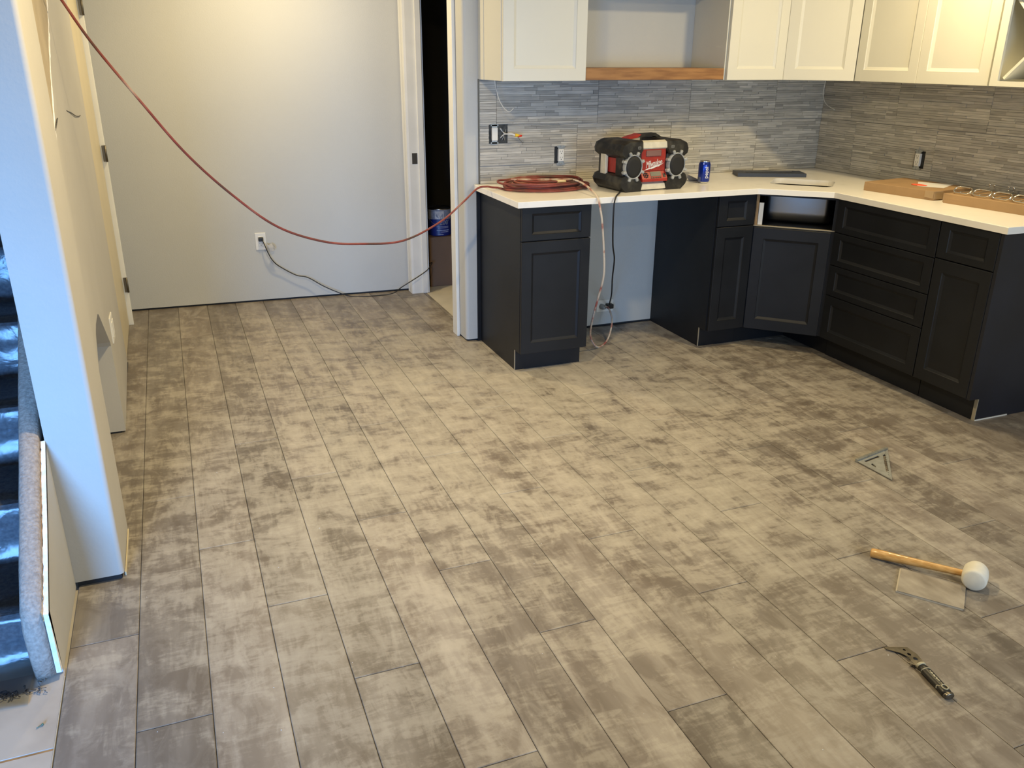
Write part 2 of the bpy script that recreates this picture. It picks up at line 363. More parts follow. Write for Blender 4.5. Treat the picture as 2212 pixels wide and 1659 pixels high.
# ================================================================== SETTING
# floor: structural slab with individual planks and plywood sheets on it
bm = new(); box(bm, -4.6, 3.0, -6.6, 3.4, -0.20, -0.009)
FLOOR = struct('floor', bm, CONC, 'dusty grey-brown wood-look plank floor')
plank_cache = {}
def plank(x0, x1, y0, y1):
    g = 0.0009; w, l = x1 - x0 - 2 * g, y1 - y0 - 2 * g
    key = (round(w, 4), round(l, 4))
    if key not in plank_cache:
        b = new(); e = 0.0018
        lo = [b.verts.new(p) for p in ((0, 0, -0.008), (w, 0, -0.008), (w, l, -0.008), (0, l, -0.008))]
        mi = [b.verts.new(p) for p in ((0, 0, -0.0011), (w, 0, -0.0011), (w, l, -0.0011), (0, l, -0.0011))]
        hi = [b.verts.new(p) for p in ((e, e, 0), (w - e, e, 0), (w - e, l - e, 0), (e, l - e, 0))]
        ring_uv(b, lo, mi); ring_uv(b, mi, hi); b.faces.new(hi); b.faces.new(lo[::-1])
        bmesh.ops.recalc_face_normals(b, faces=b.faces)
        me = bpy.data.meshes.new('plank'); b.to_mesh(me); b.free(); me.materials.append(PLANK); plank_cache[key] = me
    o = bpy.data.objects.new('plank', plank_cache[key]); COL.objects.link(o); o.parent = FLOOR
    o.location = (x0 + g, y0 + g, 0)
XL, XR, YN = -2.012, 2.29, -6.2
for k in range(-1, 23):
    x0, x1 = P0 + k * PW, P0 + (k + 1) * PW
    x0c, x1c = max(x0, XL), min(x1, XR)
    xm = (x0 + x1) / 2
    if xm < -0.09: far = 1.36 - 0.0527 * (xm + 1.898) + 0.03
    else: far = -0.002
    if x0 < -0.02 < x1: far = -0.002
    if xm < -0.1 or x0 < -0.1: x1c = min(x1c, x1)
    y = -2.22 + 0.41 * ((2 - k) % 3) - 1.23 * 8
    while y < far:
        a, b_ = max(y, YN), min(y + 1.23, far)
        if b_ - a > 0.02: plank(x0c, x1c, a, b_)
        y += 1.23
# pieces filling the doorway threshold
plank(-0.0240, -0.004, 0.20, 1.15)
bm = new(); box(bm, -4.4, -2.014, -2.610, -2.30, -0.0085, -0.001, bevel=0.001); tag(struct('plywood_sheet', bm, OSB, parent=FLOOR))
bm = new(); box(bm, -4.4, -2.014, -6.2, -2.618, -0.0085, -0.001, bevel=0.001); tag(struct('plywood_sheet', bm, OSB, parent=FLOOR))
bm = new(); box(bm, -4.4, -2.014, -2.618, -2.610, -0.0085, -0.003); struct('sheet_joint', bm, RAWWOOD, parent=FLOOR)
bm = new(); box(bm, -2.0138, -2.0122, -6.2, -2.34, -0.008, 0.0008); struct('plank_edge', bm, CORE, parent=FLOOR)
for n_ in ('plywood_sheet', 'plywood_sheet.001', 'sheet_joint', 'plank_edge'):
    if n_ in bpy.data.objects and 'kind' in bpy.data.objects[n_]: del bpy.data.objects[n_]['kind']

# ceiling
bm = new(); box(bm, -4.6, 3.0, -6.6, 3.4, HC, HC + 0.1); struct('ceiling', bm, CEIL)

# kitchen back wall (y = 0 plane) with bullnose corner
bm = new(); box(bm, -0.088, 3.0, 0.0, 0.11, 0.012, HC)
es = [e for e in bm.edges if all(abs(v.co.x + 0.088) < 1e-4 and abs(v.co.y) < 1e-4 for v in e.verts)]
bmesh.ops.bevel(bm, geom=es, offset=0.02, segments=6, affect='EDGES', profile=0.5)
soften(struct('wall_back', bm, WALL, 'light grey painted kitchen wall', smooth=False))
bm = new(); box(bm, -0.078, 3.0, 0.012, 0.10, -0.008, 0.012); struct('foot_gap_shade_1', bm, DARKGAP, 'dark gap at foot of kitchen wall')  # gap under the wall, filled with a shade-dark strip
# right wall
bm = new(); box(bm, W, W + 0.12, -6.4, 0.0, 0.0, HC); struct('wall_right', bm, WALL, 'grey wall behind the right cabinets')
# wall with the doorway
bm = new()
box(bm, -0.088, 0.022, 0.11, 0.182, 0.012, HC); box(bm, -0.088, 0.022, 1.168, 1.30, 0.012, HC); box(bm, -0.088, 0.022, 0.182, 1.168, 2.06, HC)
struct('wall_side', bm, WALL, 'grey wall holding the open doorway')
bm = new(); box(bm, -0.080, 0.012, 0.10, 0.182, -0.008, 0.012); struct('foot_gap_shade_2', bm, DARKGAP, 'dark gap at foot of doorway wall')
# far wall, very slightly out of square
def far_y(x): return 1.351 - 0.0527 * (x + 1.898)
bm = new(); prism(bm, [(-2.3, far_y(-2.3)), (-0.03, far_y(-0.03)), (-0.03, far_y(-0.03) + 0.1), (-2.3, far_y(-2.3) + 0.1)], 0.013, HC)
struct('wall_far', bm, WALL, 'large plain grey wall at the end of the passage')
bm = new(); prism(bm, [(-2.3, far_y(-2.3) + 0.012), (-0.09, far_y(-0.09) + 0.012), (-0.09, far_y(-0.09) + 0.09), (-2.3, far_y(-2.3) + 0.09)], -0.008, 0.013)
struct('foot_gap_shade_3', bm, DARKGAP, 'dark gap at foot of the far wall')
# storage room behind the doorway
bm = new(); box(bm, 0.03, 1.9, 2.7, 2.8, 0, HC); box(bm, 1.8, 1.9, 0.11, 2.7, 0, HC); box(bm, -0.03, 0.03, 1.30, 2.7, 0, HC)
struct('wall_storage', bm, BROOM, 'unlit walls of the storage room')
bm = new(); box(bm, -0.002, 1.8, 0.115, 2.7, -0.0088, -0.0015); o = build('plywood_sheet', bm, CONC, FLOOR)
# walls that close the room behind the camera, plus an added stub wall
bm = new(); box(bm, -4.6, -4.5, -6.4, 1.5, -0.2, HC); struct('wall_stair', bm, WALL, 'wall beyond the staircase')
bm = new(); WX0, WX1, WZ0, WZ1 = -3.06, -2.18, 0.28, 1.28; VX0, VX1, VZ0, VZ1 = -0.25, 1.65, 0.75, 1.95
box(bm, -4.6, VX0, -6.5, -6.4, -0.2, HC); box(bm, VX1, 3.0, -6.5, -6.4, -0.2, HC); box(bm, VX0, VX1, -6.5, -6.4, -0.2, VZ0); box(bm, VX0, VX1, -6.5, -6.4, VZ1, HC)
struct('wall_front', bm, WALL, 'wall with the daylight window behind the camera')
bm = new(); box(bm, -4.6, WX0, -4.85, -4.75, -0.2, HC); box(bm, WX1, -2.05, -4.85, -4.75, -0.2, HC); box(bm, WX0, WX1, -4.85, -4.75, -0.2, WZ0); box(bm, WX0, WX1, -4.85, -4.75, WZ1, HC)  # unseen stub wall, added to carry the low daylight for the column
struct('wall_entry_added', bm, WALL, 'added stub wall holding a low daylight window, left of the camera')
WIN = thing('window_added', 'added low white framed window for the blue daylight, left of the camera', None, ((WX0 + WX1) / 2, -4.8, WZ0), 0, None, 'structure')
bm = new()
box(bm, WX0, WX1, -4.83, -4.75, WZ0, WZ0 + 0.04); box(bm, WX0, WX1, -4.83, -4.75, WZ1 - 0.04, WZ1); box(bm, WX0, WX0 + 0.04, -4.83, -4.75, WZ0, WZ1); box(bm, WX1 - 0.04, WX1, -4.83, -4.75, WZ0, WZ1)
build('window_frame', bm, WHITE_TRIM, WIN)
WIN2 = thing('window_2', 'wider white framed window behind the camera', None, ((VX0 + VX1) / 2, -6.45, VZ0), 0, None, 'structure')
bm = new()
box(bm, VX0, VX1, -6.47, -6.40, VZ0, VZ0 + 0.04); box(bm, VX0, VX1, -6.47, -6.40, VZ1 - 0.04, VZ1); box(bm, VX0, VX0 + 0.04, -6.47, -6.40, VZ0, VZ1); box(bm, VX1 - 0.04, VX1, -6.47, -6.40, VZ0, VZ1)
build('window_frame', bm, WHITE_TRIM, WIN2)

# ---- left wall: column (A), arched opening, wall B, half wall of the stair
bm = new(); box(bm, -2.018, -1.875, -1.907, -1.598, 0.020, HC)
es = [e for e in bm.edges if abs(e.verts[0].co.y + 1.907) < 1e-4 and abs(e.verts[1].co.y + 1.907) < 1e-4 and abs(e.verts[0].co.x - e.verts[1].co.x) < 1e-4 and e.verts[0].co.x > -1.9]
bmesh.ops.bevel(bm, geom=es, offset=0.016, segments=6, affect='EDGES', profile=0.5)
WLEFT = struct('wall_left', bm, WALLW, 'narrow wall end between stair and passage, lit blue'); soften(WLEFT)
bm = new(); box(bm, -2.012, -1.885, -1.897, -1.61, -0.008, 0.020); struct('shaded_bottom_plate', bm, DARKGAP, parent=WLEFT)
bm = new(); box(bm, -1.8755, -1.872, -1.885, -1.60, 0.0, 0.012); struct('shim_strip', bm, DOORC, parent=WLEFT)
# wall B with arched low opening
bm = new()
def xB(y): return -1.889 - 0.0207 * (y + 1.598)
ya, yb = -0.690, -1.62
arch = [(-0.690, 0.405), (-0.705, 0.425), (-1.040, 0.640), (-1.090, 0.655), (-1.230, 0.655), (-1.300, 0.640), (-1.600, 0.43), (-1.62, 0.40)]
outline = [(ya, 0.010)] + arch + [(yb, HC), (0.285, HC), (0.285, 0.010)]
fs = prism(bm, outline, 0.0, -0.12, 'x')
for v in bm.verts: v.co.x += xB(v.co.y)
WB = struct('wall_passage', bm, WALLW, 'cream lit wall with a low arched opening')
bm = new(); box(bm, -2.02, -1.925, -0.68, 0.28, -0.008, 0.010); struct('shaded_bottom_plate', bm, DARKGAP, parent=WB)
# nook behind the arch
bm = new(); box(bm, -2.0290, -2.0240, -1.60, -0.69, 0, 0.70)
struct('wall_nook', bm, WALLW, 'inner walls of the arched nook')
# bare strip of unpainted board beside the column
bm = new()
pts = [(-1.60, 1.24), (-1.47, 1.29), (-1.445, 1.36), (-1.33, 1.45), (-1.22, 1.53), (-1.11, 1.60), (-0.99, 1.66), (-0.88, 1.75), (-0.80, 2.0), (-0.76, 2.43), (-1.60, 2.43)]
prism(bm, [(y, z) for y, z in pts], 0.0006, -0.004, 'x')
for v in bm.verts: v.co.x += xB(v.co.y)
struct('bare_patch', bm, RAWDRY, parent=WB)
bm = new(); tube(bm, [(xB(y) + 0.0002, y + 0.006 + random.uniform(-0.006, 0.006), z) for y, z in [(pts[i][0] + (pts[i + 1][0] - pts[i][0]) * k / 4, pts[i][1] + (pts[i + 1][1] - pts[i][1]) * k / 4) for i in range(1, 9) for k in range(4)]], [0.0022, 0.004, 0.0028, 0.0045, 0.002, 0.0036, 0.0025], 6, 2)
struct('torn_paint_edge', bm, GYP, parent=WB)
bm = new(); tube(bm, [(xB(-1.35) + 0.002, -1.44, 1.34), (xB(-1.4) + 0.003, -1.38, 1.36), (xB(-1.4) + 0.002, -1.33, 1.37)], 0.002, 6, 4)
tube(bm, [(xB(-.8) + .001, -0.862, 1.368), (xB(-.6) + .004, -0.668, 1.349), (xB(-.5) + .004, -0.494, 1.328), (xB(-.3) + .003, -0.284, 1.314), (xB(-.1) + .001, -0.136, 1.309)], 0.0018, 5, 4)
struct('scuff_wire', bm, BLKCORD, parent=WB)
# door at the far end of the left wall
D2 = thing('door_2', 'cream door hinged beside the far wall', None, (-1.94, 0.65, 0), 0, None, 'structure')
bm = new(); prism(bm, [(-1.932, 0.290), (-1.938, 1.028), (-1.975, 1.028), (-1.970, 0.290)], 0.012, 2.03); build('door_slab', bm, DOORC, D2)
bm = new(); box(bm, -2.05, -1.912, 1.034, 1.060, 0.0, 2.06, bevel=0.002); build('door_jamb', bm, WHITE_TRIM, D2)
bm = new(); box(bm, -2.05, -1.935, 0.270, 0.287, 0.0, 2.06); build('door_jamb', bm, RAWDRY, D2)
for zc in (0.255, 1.030, 1.805):
    bm = new(); box(bm, -1.930, -1.9105, 1.026, 1.0335, zc - 0.045, zc + 0.045, bevel=0.001)
    tube(bm, [(-1.912, 1.024, zc - 0.046), (-1.912, 1.024, zc + 0.046)], 0.0055, 8, 0)
    for dz in (-0.028, 0, 0.028): box(bm, -1.9225, -1.9185, 1.0245, 1.027, zc + dz - 0.004, zc + dz + 0.004)
    build('hinge', bm, BRONZE, D2)
bm = new(); box(bm, -2.06, -1.935, 1.060, 1.37, 0, HC); box(bm, -2.06, -1.94, 0.27, 1.06, 2.06, HC)
struct('wall_corner', bm, WALLW, 'short wall return in the far left corner')

# half wall of the stair
HW = thing('stair_side_wall', 'low sloped wall beside the stairs with cut drywall edge', None, (-2.03, -2.33, 0), 0, None, 'structure')
prof = [(-2.325, 0.004), (-2.345, 0.200), (-2.118, 0.352), (-1.9075, 0.505), (-1.9075, 0.004)]
bm = new(); prism(bm, prof, -2.0165, -2.0285, 'x'); build('drywall', bm, WALLW, HW)
def jitter_strip(bm, line, x0, x1, th, amp=0.0015):
    P = []
    for i in range(len(line) - 1):
        (ya_, za), (yb2, zb2) = line[i], line[i + 1]; n = max(2, int(math.hypot(yb2 - ya_, zb2 - za) / 0.015))
        for k in range(n): P.append((ya_ + (yb2 - ya_) * k / n, za + (zb2 - za) * k / n))
    P.append(line[-1]); rows = []
    for (y, z) in P:
        j = random.uniform(-amp, amp)
        rows.append([bm.verts.new((x0, y, z - th)), bm.verts.new((x0 + j * 2, y, z + j)), bm.verts.new((x1, y, z + random.uniform(-amp, amp) * 0.3)), bm.verts.new((x1, y, z - th))])
    for a, b in zip(rows, rows[1:]): ring_uv(bm, a, b)
    bm.faces.new(rows[0]); bm.faces.new(rows[-1][::-1])
top = [(-2.347, 0.030), (-2.3475, 0.110), (-2.347, 0.205), (-2.118, 0.357), (-1.9075, 0.509)]
bm = new(); jitter_strip(bm, [(y, z + 0.001) for y, z in top[2:]], -2.0285, -2.0165, 0.02); box(bm, -2.0285, -2.0165, -2.3475, -2.325, 0.020, 0.204)
build('gypsum_edge', bm, GYP, HW)
bm = new(); jitter_strip(bm, [(y - 0.001, z + 0.002) for y, z in top[2:]], -2.0315, -2.0283, 0.02, 0.003); build('torn_paper_edge', bm, PAPERB, HW)

# ================================================================== STAIRS (left)
ST = thing('staircase', 'carpeted stairs under blue-lit clear plastic film, left of the column', 'stairs', (-2.5, -2.25, 0))
run, rise = 0.27, 0.195
def ny(k): return -2.25 + run * k
def nz(k): return 0.160 + rise * k
for k in range(0, 9):
    bm = new(); z0 = 0.0 if k < 1 else nz(k - 1) - 0.03
    prism(bm, [(ny(k) + 0.02, z0), (ny(k) + 0.012, nz(k) - 0.03), (ny(k), nz(k) - 0.022), (ny(k) - 0.002, nz(k) - 0.008), (ny(k) + 0.008, nz(k)), (ny(k + 1) + 0.019, nz(k)), (ny(k + 1) + 0.019, nz(k) - 0.04), (ny(k) + 0.06, z0)], -3.05, -2.084, 'x')
    build('step', bm, CARPETD, ST)
# carpet-wrapped stringer, rounded top, bends over at the foot
bm = new()
line = [(-2.335, 0.004), (-2.350, 0.08), (-2.352, 0.16), (-2.338, 0.218), (-2.300, 0.250)] + [(-2.30 + 0.06 * i, 0.250 + 0.06 * i * 0.715) for i in range(1, 26)]
rows = []
for i, (y, z) in enumerate(line):
    a = line[max(i - 1, 0)]; b = line[min(i + 1, len(line) - 1)]; t = Vector((0, b[0] - a[0], b[1] - a[1])).normalized(); nrm = Vector((0, -t.z, t.y))
    ring = []
    for (x, d) in ((-2.084, -0.13), (-2.084, -0.010), (-2.078, 0.0), (-2.062, 0.004), (-2.044, 0.002), (-2.0325, -0.003), (-2.030, -0.012), (-2.030, -0.13)):
        j = random.uniform(-0.0012, 0.0012)
        q = Vector((x + j, y, z)) + nrm * (d + j)
        if q.z < 0.0: q.z = 0.0
        if d < -0.1 and i < 6: q = Vector((x, -2.25, max(0.0, z - 0.12)))
        ring.append(bm.verts.new(q))
    rows.append(ring)
for a, b in zip(rows, rows[1:]): ring_uv(bm, a, b)
for f in bm.faces: f.smooth = True
bm.faces.new(rows[0]); bm.faces.new(rows[-1][::-1])
build('carpeted_stringer', bm, CARPET, ST)
# plastic film laid over the steps
bm = new(); prof = []
for k in range(0, 9):
    prof += [(ny(k) - 0.010, nz(k) - 0.16 if k else 0.01), (ny(k) - 0.016, nz(k) - 0.07), (ny(k) - 0.013, nz(k) - 0.012), (ny(k) - 0.004, nz(k) + 0.006), (ny(k) + 0.08, nz(k) + 0.010), (ny(k) + 0.17, nz(k) + 0.008), (ny(k) + 0.235, nz(k) + 0.014)]
prof = [(-2.43, 0.002), (-2.36, 0.012), (-2.31, 0.006)] + prof
nx = 34; grid = []
for i, (y, z) in enumerate(prof):
    r_ = []
    for j in range(nx + 1):
        x = -3.02 + (0.930) * j / nx
        w = 0.5 * math.sin(j * 0.9 + i * 1.3) + 0.5 * math.sin(j * 0.43 - i * 0.7)
        r_.append(bm.verts.new((x, y + random.uniform(-.003, .003) + 0.004 * w, max(0.002, z + abs(random.uniform(-.002, .004)) + 0.002 * w))))
    grid.append(r_)
for a, b in zip(grid, grid[1:]):
    for j in range(nx):
        f = bm.faces.new((a[j], a[j + 1], b[j + 1], b[j])); f.smooth = True
build('plastic_film', bm, FILM, ST)
# frayed carpet remnant at the foot
bm = new()
for i in range(170):
    x = random.uniform(-2.62, -2.05); y = random.gauss(-2.375, 0.012); l = random.uniform(0.006, 0.018); a = random.uniform(0, 6.28)
    tube(bm, [(x, y, 0.002), (x + l * math.cos(a), y + l * math.sin(a), random.uniform(0.003, 0.014)), (x + 1.6 * l * math.cos(a + 0.6), y + 1.6 * l * math.sin(a + 0.6), 0.003)], 0.0014, 3, 2)
o = build('carpet_fibres', bm, CARPETD, ST); o['kind'] = 'stuff'

# ================================================================== DOORWAY CASING
D1 = thing('door_1', 'white cased doorway to the dark storage room', None, (-0.09, 0.66, 0), 0, None, 'structure')
bm = new(); prism(bm, [(-0.088, 1.150), (-0.103, 1.153), (-0.106, 1.175), (-0.104, 1.215), (-0.108, 1.236), (-0.088, 1.240)], 0.0, 2.10); build('casing', bm, WHITE_TRIM, D1)
bm = new(); box(bm, -0.107, -0.0885, 0.118, 0.200, 0.0, 2.10, bevel=0.003, seg=2); build('casing', bm, WHITE_TRIM, D1)
bm = new(); box(bm, -0.107, -0.0885, 0.118, 1.24, 2.10, 2.19, bevel=0.003); build('casing', bm, WHITE_TRIM, D1)
bm = new(); box(bm, -0.0885, 0.022, 1.150, 1.168, 0.0, 2.06); build('jamb', bm, WHITE_TRIM, D1)
bm = new(); box(bm, -0.0885, 0.022, 0.182, 0.200, 0.0, 2.06); build('jamb', bm, WHITE_TRIM, D1)
bm = new(); box(bm, -0.028, 0.010, 1.138, 1.150, 0.0, 2.06, bevel=0.002); build('door_stop', bm, WHITE_TRIM, D1)
bm = new(); box(bm, -0.028, 0.010, 0.200, 0.212, 0.0, 2.06, bevel=0.002); build('door_stop', bm, WHITE_TRIM, D1)
bm = new(); box(bm, -0.072, -0.036, 1.1478, 1.1502, 0.890, 0.960, bevel=0.0006); box(bm, -0.066, -0.044, 1.1465, 1.1482, 0.905, 0.945); build('strike_plate', bm, BRONZE, D1)

# ================================================================== BASE CABINETS
def base_cab(name, label, org, rz, w, depth=0.605, notch=0.075, group='navy base cabinets'):
    t = thing(name, label, 'cabinet', (*org, 0), rz, group)
    bm = new(); d = depth
    prism(bm, [(0, 0), (-(d - notch + 0.01), 0), (-(d - notch + 0.01), 0.11), (-d, 0.11), (-d, ZB), (0, ZB)], 0.0, w, 'x'); build('carcass', bm, NAVY, t, local=True)
    bm = new(); box(bm, 0.002, w - 0.0005, -(d - notch + 0.016), -(d - notch + 0.0102), 0.0, 0.109); build('toe_kick', bm, NAVY, t, local=True)
    return t
def front(t, name, x0, x1, z0, z1, d, fw=0.053, fh=None, m=None, y=None):
    bm = new(); panel_front(bm, x0, x1, z0, z1, -(d + 0.0215), fw=fw, fh=fh, bw=0.013); return build(name, bm, m or NAVY, t, local=True)

A = base_cab('base_cabinet', 'narrow navy base cabinet under the coiled red cord', (0.0, -0.001), 0, 0.381)
front(A, 'drawer', 0.0015, 0.3795, 0.705, 0.870, 0.605, 0.053, 0.030)
front(A, 'door', 0.0015, 0.3795, 0.112, 0.700, 0.605, 0.053, 0.058)
bm = new(); box(bm, -0.002, 0.0012, -0.5475, -0.5405, 0.0, 0.112); build('raw_edge', bm, NAVY_EDGE, A, local=True)
bm = new(); box(bm, -0.020, -0.001, -0.010, 0.0, 0.0, ZB); build('filler_strip', bm, NAVY, A, local=True)
B = base_cab('base_cabinet', 'slim navy base cabinet right of the open knee space', (1.142, -0.001), 0, 0.243)
front(B, 'drawer', 0.006, 0.241, 0.705, 0.870, 0.605, 0.053, 0.030)
front(B, 'door', 0.006, 0.241, 0.112, 0.700, 0.605, 0.053, 0.058)
bm = new(); box(bm, -0.002, 0.0012, -0.5475, -0.5405, 0.0, 0.112); build('raw_edge', bm, NAVY_EDGE, B, local=True)
RXF = 1.701   # box face of the right run
dR = W - 0.003 - RXF
Dd = base_cab('drawer_cabinet', 'wide navy cabinet with four stacked drawers, right run', (W - 0.003, -0.925), -math.pi / 2, 0.672, dR, 0.055)
for (z0, z1) in ((0.700, 0.870), (0.524, 0.696), (0.358, 0.520), (0.112, 0.354)):
    front(Dd, 'drawer', 0.002, 0.670, z0, z1, dR, 0.053, 0.030 if z0 > 0.2 else 0.045)
E_ = base_cab('base_cabinet', 'navy base cabinet with one drawer at the counter end', (W - 0.003, -1.598), -math.pi / 2, 0.316, dR, 0.055)
front(E_, 'drawer', 0.002, 0.314, 0.705, 0.870, dR, 0.053, 0.030)
front(E_, 'door', 0.002, 0.314, 0.112, 0.700, dR, 0.053, 0.058)
EP = thing('end_panel', 'navy finished panel closing the counter end, blue daylight in its colour', 'panel', (W, -1.924, 0))
bm = new(); prism(bm, [(W, 0), (1.741, 0), (1.741, 0.11), (1.681, 0.11), (1.681, ZB - 0.001), (W, ZB - 0.001)], -1.9145, -1.9315, 'y'); build('panel', bm, mat('navy_panel_blue_lit', (0.0075, 0.0100, 0.0190), 0.45, var=0.2, vscale=4), EP)  # bluer than the cabinet navy: blue daylight put into the colour
bm = new(); box(bm, 1.7375, 1.7408, -1.9320, -1.9145, 0.0, 0.108); build('raw_edge', bm, NAVY_EDGE, EP)
bm = new(); box(bm, 1.741, 1.945, -1.9335, -1.9317, 0.0, 0.006); build('floor_caulk', bm, PLASTIC_W, EP)

# corner sink cabinet
CS = thing('sink_cabinet', 'diagonal navy corner cabinet with the open space below the sink', 'cabinet', (1.9, -0.45, 0), 0, 'navy base cabinets')
bm = new(); prism(bm, [(W, -0.002), (1.3865, -0.002), (1.3865, -0.606), (1.6985, -0.921), (W, -0.921)], 0.11, 0.695); build('carcass', bm, NAVY, CS)
bm = new(); prism(bm, [(W, -0.01), (1.40, -0.01), (1.3865, -0.545), (1.745, -0.545), (1.745, -0.921), (W, -0.921)], 0.0, 0.11); build('toe_kick', bm, NAVY, CS)
bm = new(); box(bm, 1.3865, 1.402, -0.600, -0.01, 0.695, ZB); box(bm, 1.402, W, -0.03, -0.01, 0.695, ZB); box(bm, W - .02, W, -0.9, -0.03, 0.695, ZB); box(bm, 1.72, W - .02, -0.920, -0.907, 0.695, ZB); build('side_panel', bm, NAVY, CS)
q45 = math.atan2(-0.285, 0.288)
def diag(bm, o=(1.3865, -0.606)): bm.transform(Matrix.Translation((o[0], o[1], 0)) @ rotz(q45)); return bm
bm = new(); panel_front(bm, 0.016, 0.418, 0.112, 0.692, -0.0215, fw=0.056, fh=0.060, bw=0.014); build('door', diag(bm), NAVY, CS)
bm = new(); box(bm, 0.008, 0.436, -0.002, 0.012, 0.6955, 0.7005); build('raw_edge', diag(bm), NAVY_EDGE, CS)
bm = new(); box(bm, 0.012, 0.026, -0.001, 0.02, 0.701, ZB - 0.001); build('raw_stile', diag(bm), RAWWOOD, CS)
bm = new(); box(bm, 0.028, 0.052, 0.010, 0.016, 0.702, 0.822); build('white_bracket', diag(bm), PLASTIC_W, CS)
bm = new(); box(bm, 0.420, 0.450, -0.004, 0.012, 0.701, ZB - 0.001); box(bm, 0.016, 0.430, 0.0, 0.012, 0.862, ZB - 0.001); build('face_frame', diag(bm), NAVY, CS)
# sink basin
SK = thing('sink', 'undermount stainless steel bar sink in the corner', 'sink', (1.745, -0.53, 0.70))
sc_ = Vector((1.7520, -0.5440)); sa = q45
def sinkpts(w, h, r, n=5): return [tuple((Matrix.Rotation(sa, 2) @ Vector(p)) + sc_) for p in rounded_rect(w, h, r, n)]
bm = new()
rings = []
for (w, h, r, z) in ((0.40, 0.340, 0.05, ZB - 0.0005), (0.35, 0.29, 0.055, ZB - 0.0005), (0.345, 0.285, 0.055, 0.80), (0.33, 0.27, 0.06, 0.735), (0.27, 0.21, 0.05, 0.718)):
    rings.append([bm.verts.new((x, y, z)) for x, y in sinkpts(w, h, r)])
for a, b in zip(rings, rings[1:]): ring_uv(bm, a, b)
bm.faces.new(rings[-1])
for f in bm.faces: f.smooth = True
build('basin', bm, mat('basin_steel', (0.26, 0.25, 0.23), 0.28, 1.0), SK)
bm = new(); rings = []
for (w, h, r, z) in ((0.370, 0.315, 0.04, ZB - 0.002), (0.368, 0.314, 0.04, 0.76), (0.362, 0.308, 0.045, 0.716), (0.34, 0.285, 0.05, 0.704)):
    rings.append([bm.verts.new((x, y, z)) for x, y in sinkpts(w, h, r)])
for a, b in zip(rings, rings[1:]): ring_uv(bm, a, b)
bm.faces.new(rings[-1]); 
for f in bm.faces: f.smooth = True
build('basin_shell', bm, STEELD, SK)
bm = new(); lathe(bm, [(0.0, 0.7185), (0.035, 0.7195), (0.042, 0.7205), (0.042, 0.7180)], 20, (sc_.x, sc_.y, 0)); build('drain', bm, CHROME, SK)

# ================================================================== COUNTERTOP
bm = new()
outer = [(-0.034, -0.001), (-0.034, -0.660), (1.365, -0.660), (1.662, -0.908), (1.662, -1.955), (W - 0.001, -1.955), (W - 0.001, -0.001)]
sx = Matrix.Rotation(sa, 2)
inner = [tuple((sx @ Vector(p)) + sc_) for p in rounded_rect(0.335, 0.275, 0.05, 6)]
def loop(pts, z):
    vs = [bm.verts.new((x, y, z)) for x, y in pts]; es = [bm.edges.new((vs[i], vs[(i + 1) % len(vs)])) for i in range(len(vs))]; return vs, es
o1, e1 = loop(outer, ZC); i1, e2 = loop(inner, ZC); o2, e3 = loop(outer, ZB); i2, e4 = loop(inner, ZB)
bmesh.ops.triangle_fill(bm, edges=e1 + e2, use_beauty=True); bmesh.ops.triangle_fill(bm, edges=e3 + e4, use_beauty=True)
ring_uv(bm, o1, o2); ring_uv(bm, i1, i2)
# ease the outer top edge
es = [e for e in bm.edges if e.verts[0] in o1 and e.verts[1] in o1 and abs((o1.index(e.verts[0]) - o1.index(e.verts[1]))) in (1, len(o1) - 1)]
bmesh.ops.bevel(bm, geom=es, offset=0.002, segments=2, affect='EDGES', profile=0.5)
ct = build('countertop', bm, QUARTZ); tag(ct, 'white quartz countertop turning the kitchen corner', 'countertop')

# ================================================================== BACKSPLASH TILES (relief of thin strips)
def tile_mesh(width, height, seed):
    """front faces -y, origin at lower-left"""
    rnd = random.Random(seed); bm = new(); lay = bm.loops.layers.float_color.new('tone')
    def col(fs, c):
        for f in fs:
            for l in f.loops: l[lay] = (*c, 1)
    n0 = len(bm.faces); box(bm, 0, width, -0.004, 0, 0, height); bm.faces.ensure_lookup_table(); col(bm.faces, (0.36, 0.35, 0.33))
    z = 0.0006; 
    while z < height - 0.004:
        h = min(rnd.choice((0.0105, 0.0125, 0.0125, 0.015, 0.019)), height - z - 0.0004)
        x = 0.0005
        while x < width - 0.004:
            l = min(rnd.uniform(0.05, 0.26), width - x - 0.0005)
            if width - (x + l) < 0.03: l = width - x - 0.0005
            p = rnd.uniform(0.0062, 0.0105); q = p - rnd.uniform(0, 0.0012)
            vs = [bm.verts.new(c) for c in ((x, -0.004, z), (x + l, -0.004, z), (x + l, -0.004, z + h), (x, -0.004, z + h))]
            e = 0.0006
            vt = [bm.verts.new(c) for c in ((x + e, -p, z + e), (x + l - e, -q, z + e), (x + l - e, -q, z + h - e), (x + e, -p, z + h - e))]
            fs = [bm.faces.new(vt)] + [bm.faces.new((vs[i], vs[(i + 1) % 4], vt[(i + 1) % 4], vt[i])) for i in range(4)]
            t = rnd.choice((0.33, 0.37, 0.40, 0.43, 0.43, 0.46, 0.48, 0.52)) * rnd.uniform(0.93, 1.07)
            col(fs, (t * 1.02, t * 0.99, t * 0.90)); x += l
        z += h
    bmesh.ops.recalc_face_normals(bm, faces=bm.faces)
    me = bpy.data.meshes.new('tile'); bm.to_mesh(me); bm.free(); me.materials.append(TILE); return me
BS1 = thing('backsplash', 'grey strip-relief stone tiles on the back wall', 'backsplash', (0.0, -0.001, ZC + 0.001), 0, 'backsplash tile runs')
BS2 = thing('backsplash', 'grey strip-relief stone tiles on the shaded right wall', 'backsplash', (W - 0.001, -0.0105, ZC + 0.001), -math.pi / 2, 'backsplash tile runs')
